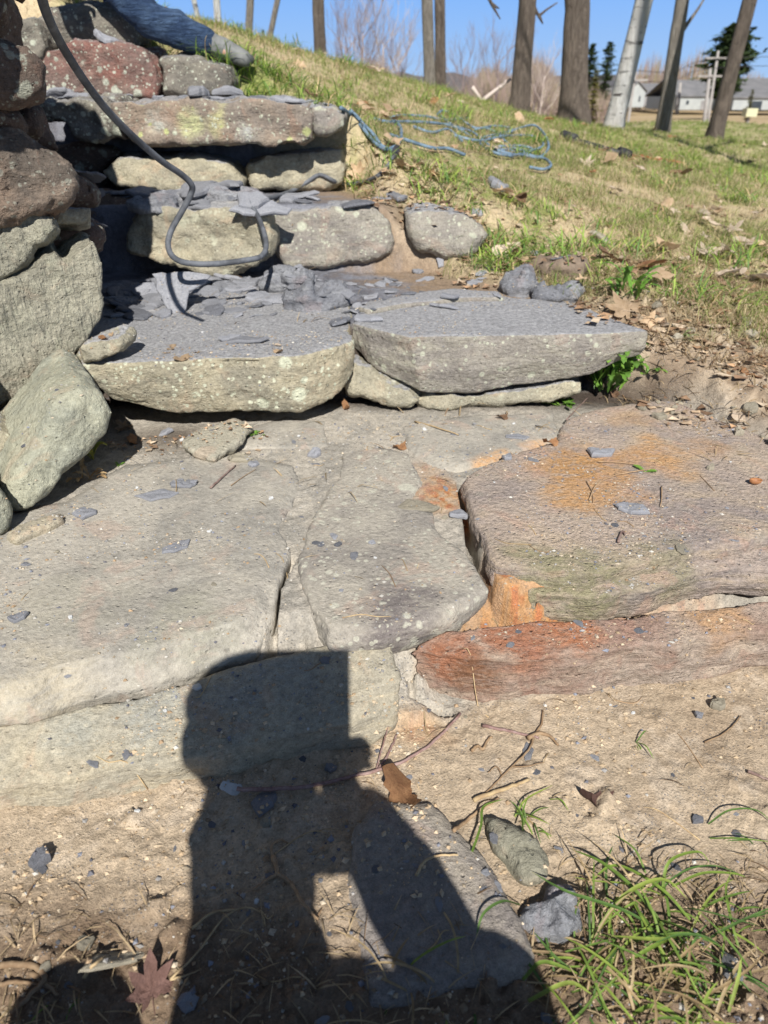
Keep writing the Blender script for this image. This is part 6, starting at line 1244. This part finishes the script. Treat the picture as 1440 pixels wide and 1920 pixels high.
# ---------------------------------------------------------------- people
def skin_fig(name, chains, mat, parent, vox=None, sub=2):
    """chains: lists of (x,y,z,r); the first point of a chain equal to an earlier point joins it"""
    V, E, Rr = [], [], []
    def idx(p):
        for i, v in enumerate(V):
            if (Vector(v) - Vector(p[:3])).length < 1e-4: return i
        V.append(tuple(p[:3])); Rr.append(p[3]); return len(V) - 1
    for c in chains:
        ids = [idx(p) for p in c]
        E += list(zip(ids[:-1], ids[1:]))
    off = wloc(parent); me = bpy.data.meshes.new(name); me.from_pydata([tuple(Vector(v) - off) for v in V], E, []); o = bpy.data.objects.new(name, me); col.objects.link(o)
    m = o.modifiers.new('k', 'SKIN'); m.use_smooth_shade = True
    for i, sv in enumerate(me.skin_vertices[0].data): sv.radius = (Rr[i], Rr[i]); sv.use_root = (i == 0)
    m = o.modifiers.new('s', 'SUBSURF'); m.levels = sub; m.render_levels = sub
    dg = bpy.context.evaluated_depsgraph_get(); me2 = bpy.data.meshes.new_from_object(o.evaluated_get(dg)); bpy.data.objects.remove(o); me2.name = name
    me2.materials.clear(); return link(name, me2, mat, parent)
def caps_fig(name, chains, mat, parent, vox=.010, sm=4, wr=0., wfr=(8, 8, 8), seed=1):
    """one continuous surface round a skeleton of tapering limbs"""
    bm = bmesh.new()
    def addmesh(V, Q, T):
        vs = [bm.verts.new(tuple(v)) for v in V]
        for f in list(Q) + list(T):
            try: bm.faces.new([vs[i] for i in f])
            except ValueError: pass
    for c in chains:
        for p, q in zip(c[:-1], c[1:]):
            a_, b_ = Vector(p[:3]), Vector(q[:3])
            if (a_ - b_).length < 1e-4: continue
            V, Q, T = tube([a_, b_], [p[3], q[3]], 14, 1); addmesh(V, Q, T)
        for p in c:
            bb = MB(); blob(bb, p[:3], (p[3],) * 3, 14, 10); V = np.concatenate(bb.V); Q = np.concatenate(bb.Q); addmesh(V, Q, [])
    bmesh.ops.remove_doubles(bm, verts=bm.verts[:], dist=1e-6); me = bpy.data.meshes.new('t'); bm.to_mesh(me); bm.free(); o = bpy.data.objects.new('t', me); col.objects.link(o)
    m = o.modifiers.new('r', 'REMESH'); m.mode = 'VOXEL'; m.voxel_size = vox; m.use_smooth_shade = True; m = o.modifiers.new('s', 'SMOOTH'); m.factor = .5; m.iterations = sm
    dg = bpy.context.evaluated_depsgraph_get(); me2 = bpy.data.meshes.new_from_object(o.evaluated_get(dg)); bpy.data.objects.remove(o); nv = len(me2.vertices)
    V = np.zeros(nv * 3, np.float32); me2.vertices.foreach_get('co', V); V = V.reshape(-1, 3).astype(float); N = np.zeros(nv * 3, np.float32); me2.vertices.foreach_get('normal', N); N = N.reshape(-1, 3)
    if wr: V = V + N * (fbm(V + (fbm(V, 6, 2, seed + 2) * .06)[:, None], wfr, 3, seed, ridge=True) * wr)[:, None]
    me2.vertices.foreach_set('co', (V - np.array(wloc(parent))).astype(np.float32).ravel()); me2.name = name; me2.materials.clear(); me2.update(); return link(name, me2, mat, parent)
def denim_mat():
    s = NT('denim'); v = s.n('TexCoord').outputs['Object']; n = s.noise(v, 9, 6, .7, .8); c = s.mix(s.rng(n, .35, .65), (.035, .065, .135), (.075, .125, .22)); n2 = s.noise(s.scale(v, (3, 3, 12)), 5, 5, .7, 1.); return s.fin(c, .9, s.bump(n2, .05), .2)
M['denim'] = denim_mat(); M['skin'] = simple_mat('skin', (.52, .32, .23), (.46, .27, .20), 12, .55, .0004, .35); M['jacket'] = simple_mat('dark_jacket', (.05, .055, .07), (.08, .085, .10), 12, .85, .002); M['shirt'] = simple_mat('grey_shirt', (.18, .19, .2), (.24, .25, .26), 12, .85, .002)
M['boot'] = simple_mat('grey_boot', (.12, .125, .125), (.19, .195, .19), 18, .7, .001); M['sole'] = simple_mat('boot_sole', (.05, .05, .05), (.08, .08, .08), 18, .8, .001); M['hair'] = simple_mat('brown_hair', (.07, .045, .03), (.12, .08, .05), 40, .7, .004)
def blob(b, c, r, seg=16, rings_=12, f=None):
    V, Q = [], []
    for i in range(rings_ + 1):
        th = math.pi * i / rings_
        for j in range(seg):
            a = 2 * math.pi * j / seg; v = Vector((math.sin(th) * math.cos(a), math.sin(th) * math.sin(a), math.cos(th)))
            k = f(v) if f else 1.; V.append((c[0] + r[0] * v.x * k, c[1] + r[1] * v.y * k, c[2] + r[2] * v.z * k))
    for i in range(rings_):
        for j in range(seg): j2 = (j + 1) % seg; Q.append((i * seg + j, i * seg + j2, (i + 1) * seg + j2, (i + 1) * seg + j))
    b.add(V, Q)
def head(parent, c, fwd):
    """features and hair of a head whose ball is centred at c and which looks along fwd"""
    f = Vector(fwd).normalized(); s_ = f.cross(Vector((0, 0, 1))).normalized(); u = s_.cross(f); c = Vector(c); b = MB()
    for sg in (-1, 1): q = c + s_ * sg * .032 + f * .088 + u * .012; blob(b, q, (.011, .011, .011), 10, 8)
    b.build('eyes', simple_mat('eye', (.5, .5, .5), (.05, .04, .03), 60, .2, 0, .6), parent)
    b = MB(); blob(b, c - f * .015 + u * .022, (.092, .092, .100), 20, 14, lambda v: 1.0 if v.dot(f) < .35 or v.z > .55 else .86); b.build('hair', M['hair'], parent)
def hand_chains(wr, palm, d, side, n, r=.009, curl=.8):
    """five fingers from a palm: d points along the fingers, side towards the thumb, n is the palm's normal"""
    wr, palm = Vector(wr), Vector(palm); d, side, n = Vector(d).normalized(), Vector(side).normalized(), Vector(n).normalized(); out = []
    for i, (o_, L_) in enumerate(((.027, .072), (.009, .08), (-.009, .074), (-.027, .060))):
        k = palm + side * o_ + d * .03; p = k; ch = [(*palm, .022), (*k, .0105)]; dd = d
        for j, f_ in enumerate((.45, .3, .25)):
            dd = (dd + n * curl * (.55 + .35 * j)).normalized(); p = p + dd * L_ * f_; ch.append((*p, r - .0012 * j))
        out.append(ch)
    t0 = palm + side * .034 - d * .015; t1 = t0 + (side + d * .8 + n * .5).normalized() * .032; t2 = t1 + (d + n * .9).normalized() * .028; out.append([(*palm, .022), (*t0, .013), (*t1, .011), (*t2, .009)]); return out
def person(name, label, J, clothes, look, hands, sl=1.):
    root = empty(name, J['base'], label, 'person'); pel = (*J['pelvis'], .125); ch = (*J['chest'], .135); nk0 = (*J['neck'], .062); hd = J['head']
    L = []
    L.append([pel, (*((Vector(J['pelvis']) * .5 + Vector(J['chest']) * .5)), .12), ch, nk0, (*(Vector(J['neck']) * .4 + Vector(hd) * .6), .055), (*hd, .088), (hd[0], hd[1], hd[2] + .045, .078)])
    for s_ in 'LR':
        hip, kn, an, toe = J['hip' + s_], J['knee' + s_], J['ankle' + s_], J['toe' + s_]; L.append([pel, (*hip, .092), (*(Vector(hip) * .45 + Vector(kn) * .55), .075), (*kn, .058), (*(Vector(kn) * .6 + Vector(an) * .4), .055), (*an, .038), (*(Vector(an) * .55 + Vector(toe) * .45), .026)])
        sh, el, wr, pm = J['shoulder' + s_], J['elbow' + s_], J['wrist' + s_], J['palm' + s_]; L.append([ch, (*sh, .062), (*(Vector(sh) * .5 + Vector(el) * .5), .046), (*el, .04), (*wr, .026), (*pm, .026)])
        d, side, n, cu = hands[s_]; L += [[(*pm, .026)] + c[1:] for c in hand_chains(wr, pm, d, side, n, curl=cu)]
    caps_fig('body', L, M['skin'], root, .0062, 2)
    T_ = [[(*J['pelvis'], .14), (*((Vector(J['pelvis']) * .5 + Vector(J['chest']) * .5)), .138), (*J['chest'], .15), (*(Vector(J['neck']) - Vector((0, 0, .02))), .075)]]
    for s_ in 'LR': T_.append([(*J['chest'], .15), (*J['shoulder' + s_], .076), (*(Vector(J['shoulder' + s_]) * .5 + Vector(J['elbow' + s_]) * .5), .060), (*J['elbow' + s_], .055 * sl), (*(Vector(J['elbow' + s_]) * .5 + Vector(J['wrist' + s_]) * .5), .048 * sl * 1.08), (*(Vector(J['elbow' + s_]) * .08 + Vector(J['wrist' + s_]) * .92), .040 * sl)])
    caps_fig('jacket', T_, M[clothes[0]], root, .010, 4, .012, (9, 9, 14), 3)
    T_ = []; pl = (*(Vector(J['pelvis']) + Vector((0, 0, .01))), .142)
    for s_ in 'LR':
        hip, kn, an = J['hip' + s_], J['knee' + s_], J['ankle' + s_]; T_.append([pl, (*hip, .105), (*(Vector(hip) * .5 + Vector(kn) * .5), .092), (*kn, .076), (*(Vector(kn) * .55 + Vector(an) * .45), .072), (*(Vector(kn) * .1 + Vector(an) * .9), .060)])
    caps_fig('jeans', T_, M['denim'], root, .008, 3, .020, (4.5, 4.5, 6), 5)
    for s_ in 'LR':
        an, toe = Vector(J['ankle' + s_]), Vector(J['toe' + s_]); d = (toe - an).normalized(); shn = (Vector(J['knee' + s_]) - an).normalized(); heel = an - d * .06 - shn * .05
        fw = (toe - an).normalized(); dn = -shn; dn = (dn - fw * dn.dot(fw)).normalized(); sole0 = an + dn * .045
        bt = caps_fig('boot', [[(*(an + shn * .13), .056), (*(an + shn * .03), .054), (*(an + fw * .05 + dn * .02), .050), (*(an + fw * .12 + dn * .035), .043), (*(an + fw * .17 + dn * .04), .037)], [(*(an + shn * .03), .054), (*(an - fw * .035 + dn * .03), .042)]], M['boot'], root, .008, 2, .004, 20, 7)
        caps_fig('sole', [[(*(an - fw * .045 + dn * .066), .026), (*(an + fw * .05 + dn * .070), .024), (*(an + fw * .18 + dn * .070), .026)]], M['sole'], bt, .008, 2)
    head(root, hd, look); return root
def wrinkle(o, amp, fr, seed):
    me = o.data; n = len(me.vertices); V = np.zeros(n * 3, np.float32); me.vertices.foreach_get('co', V); V = V.reshape(-1, 3); N = np.zeros(n * 3, np.float32); me.vertices.foreach_get('normal', N); N = N.reshape(-1, 3)
    V = V + N * (fbm(V, fr, 3, seed, ridge=True) * amp)[:, None]; me.vertices.foreach_set('co', V.astype(np.float32).ravel()); me.update()
# the person kneeling on the grass at the top of the steps
kR = Vector(PY(300, 34, 4.32)); aR = Vector(PY(398, 84, 4.30)); tR = Vector(PY(452, 112, 4.24))
kL = Vector(PY(220, 2, 4.75)); aL = Vector(PY(300, 44, 4.85)); tL = Vector(PY(335, 62, 4.88))
hp = Vector(PY(175, -100, 4.55))
J = dict(base=(kR.x, kR.y, 1.2), pelvis=tuple(hp), hipL=tuple(hp + Vector((.02, .10, -.03))), hipR=tuple(hp + Vector((.0, -.09, -.03))), kneeR=tuple(kR + Vector((-.06, 0, -.0))), kneeL=tuple(kL), ankleR=tuple(aR), ankleL=tuple(aL), toeR=tuple(tR), toeL=tuple(tL),
         chest=tuple(hp + Vector((-.16, -.12, .40))), neck=tuple(hp + Vector((-.20, -.18, .56))), head=tuple(hp + Vector((-.24, -.24, .70))), shoulderR=tuple(hp + Vector((-.18, -.30, .46))), shoulderL=tuple(hp + Vector((-.18, .06, .46))),
         elbowR=tuple(hp + Vector((-.15, -.48, .22))), elbowL=tuple(hp + Vector((-.22, -.12, .20))), wristR=tuple(hp + Vector((-.05, -.62, .05))), wristL=tuple(hp + Vector((-.10, -.36, .08))), palmR=tuple(hp + Vector((-.02, -.68, .0))), palmL=tuple(hp + Vector((-.06, -.42, .05))))
person('person', 'person in blue jeans and grey boots kneeling on the grass above the top steps', J, ('jacket',), (-.2, -.8, -.6), {'L': ((.3, -.8, -.4), (.6, .2, .2), (0, -.2, -1), .7), 'R': ((.3, -.8, -.4), (-.6, .2, .2), (0, -.2, -1), .7)})
# the person squatting with a phone, whose shadow falls across the stones
J = dict(base=(-.1, -.45, -.16), pelvis=(-.10, -.46, .15), hipL=(-.20, -.44, .13), hipR=(.0, -.44, .13), kneeL=(-.37, -.08, .325), kneeR=(.195, -.07, .345), ankleL=(-.34, -.26, -.06), ankleR=(.22, -.27, -.06), toeL=(-.38, -.12, -.12), toeR=(.26, -.13, -.12),
         chest=(-.085, -.39, .44), neck=(-.105, -.34, .76), head=(-.15, -.28, 1.0), shoulderL=(-.135, -.37, .66), shoulderR=(.0, -.34, .56), elbowL=(-.175, -.20, .70), elbowR=(.185, -.20, .475), wristL=(.0, -.14, .665), wristR=(.035, -.12, .675), palmL=(-.01, -.115, .74), palmR=(-.012, -.095, .74))
person('person', 'person squatting with a phone held up, seen only by the shadow on the stones', J, ('jacket',), (.2, .9, -.5), {'L': ((.5, .2, .6), (-.3, .1, .9), (.3, -.8, 0), .5), 'R': ((-.3, .05, .9), (-.8, .2, -.1), (-.3, -.6, -.2), .6)}, 1.2)
_hood = MB(); blob(_hood, (-.122, -.315, .86), (.102, .10, .15), 18, 12); blob(_hood, (-.148, -.295, 1.0), (.118, .11, .105), 18, 12); blob(_hood, (-.145, -.27, 1.070), (.125, .13, .035), 18, 8); _hood.build('hood', M['jacket'], bpy.data.objects['person.001'])
ph = empty('tablet', (-.062, -.035, .84), "dark tablet held upright in the squatting person's hands", 'tablet'); pm_ = Matrix.Translation((-.062, -.052, .830)) @ Matrix.Rotation(-R(30), 4, 'X')
def slab_box(sx, sy, sz, name, mat, off=0.):
    b = MB(); V = [pm_ @ Vector((x * sx, y * sy + off, z * sz)) for x, y, z in [(-1,-1,-1),(1,-1,-1),(1,1,-1),(-1,1,-1),(-1,-1,1),(1,-1,1),(1,1,1),(-1,1,1)]]
    b.add([tuple(v) for v in V], [(0,3,2,1),(4,5,6,7),(0,1,5,4),(1,2,6,5),(2,3,7,6),(3,0,4,7)]); return b.build(name, mat, ph, False)
slab_box(.081, .004, .122, 'case', M['black']); slab_box(.074, .0005, .090, 'screen', M['glassd'], -.0047)
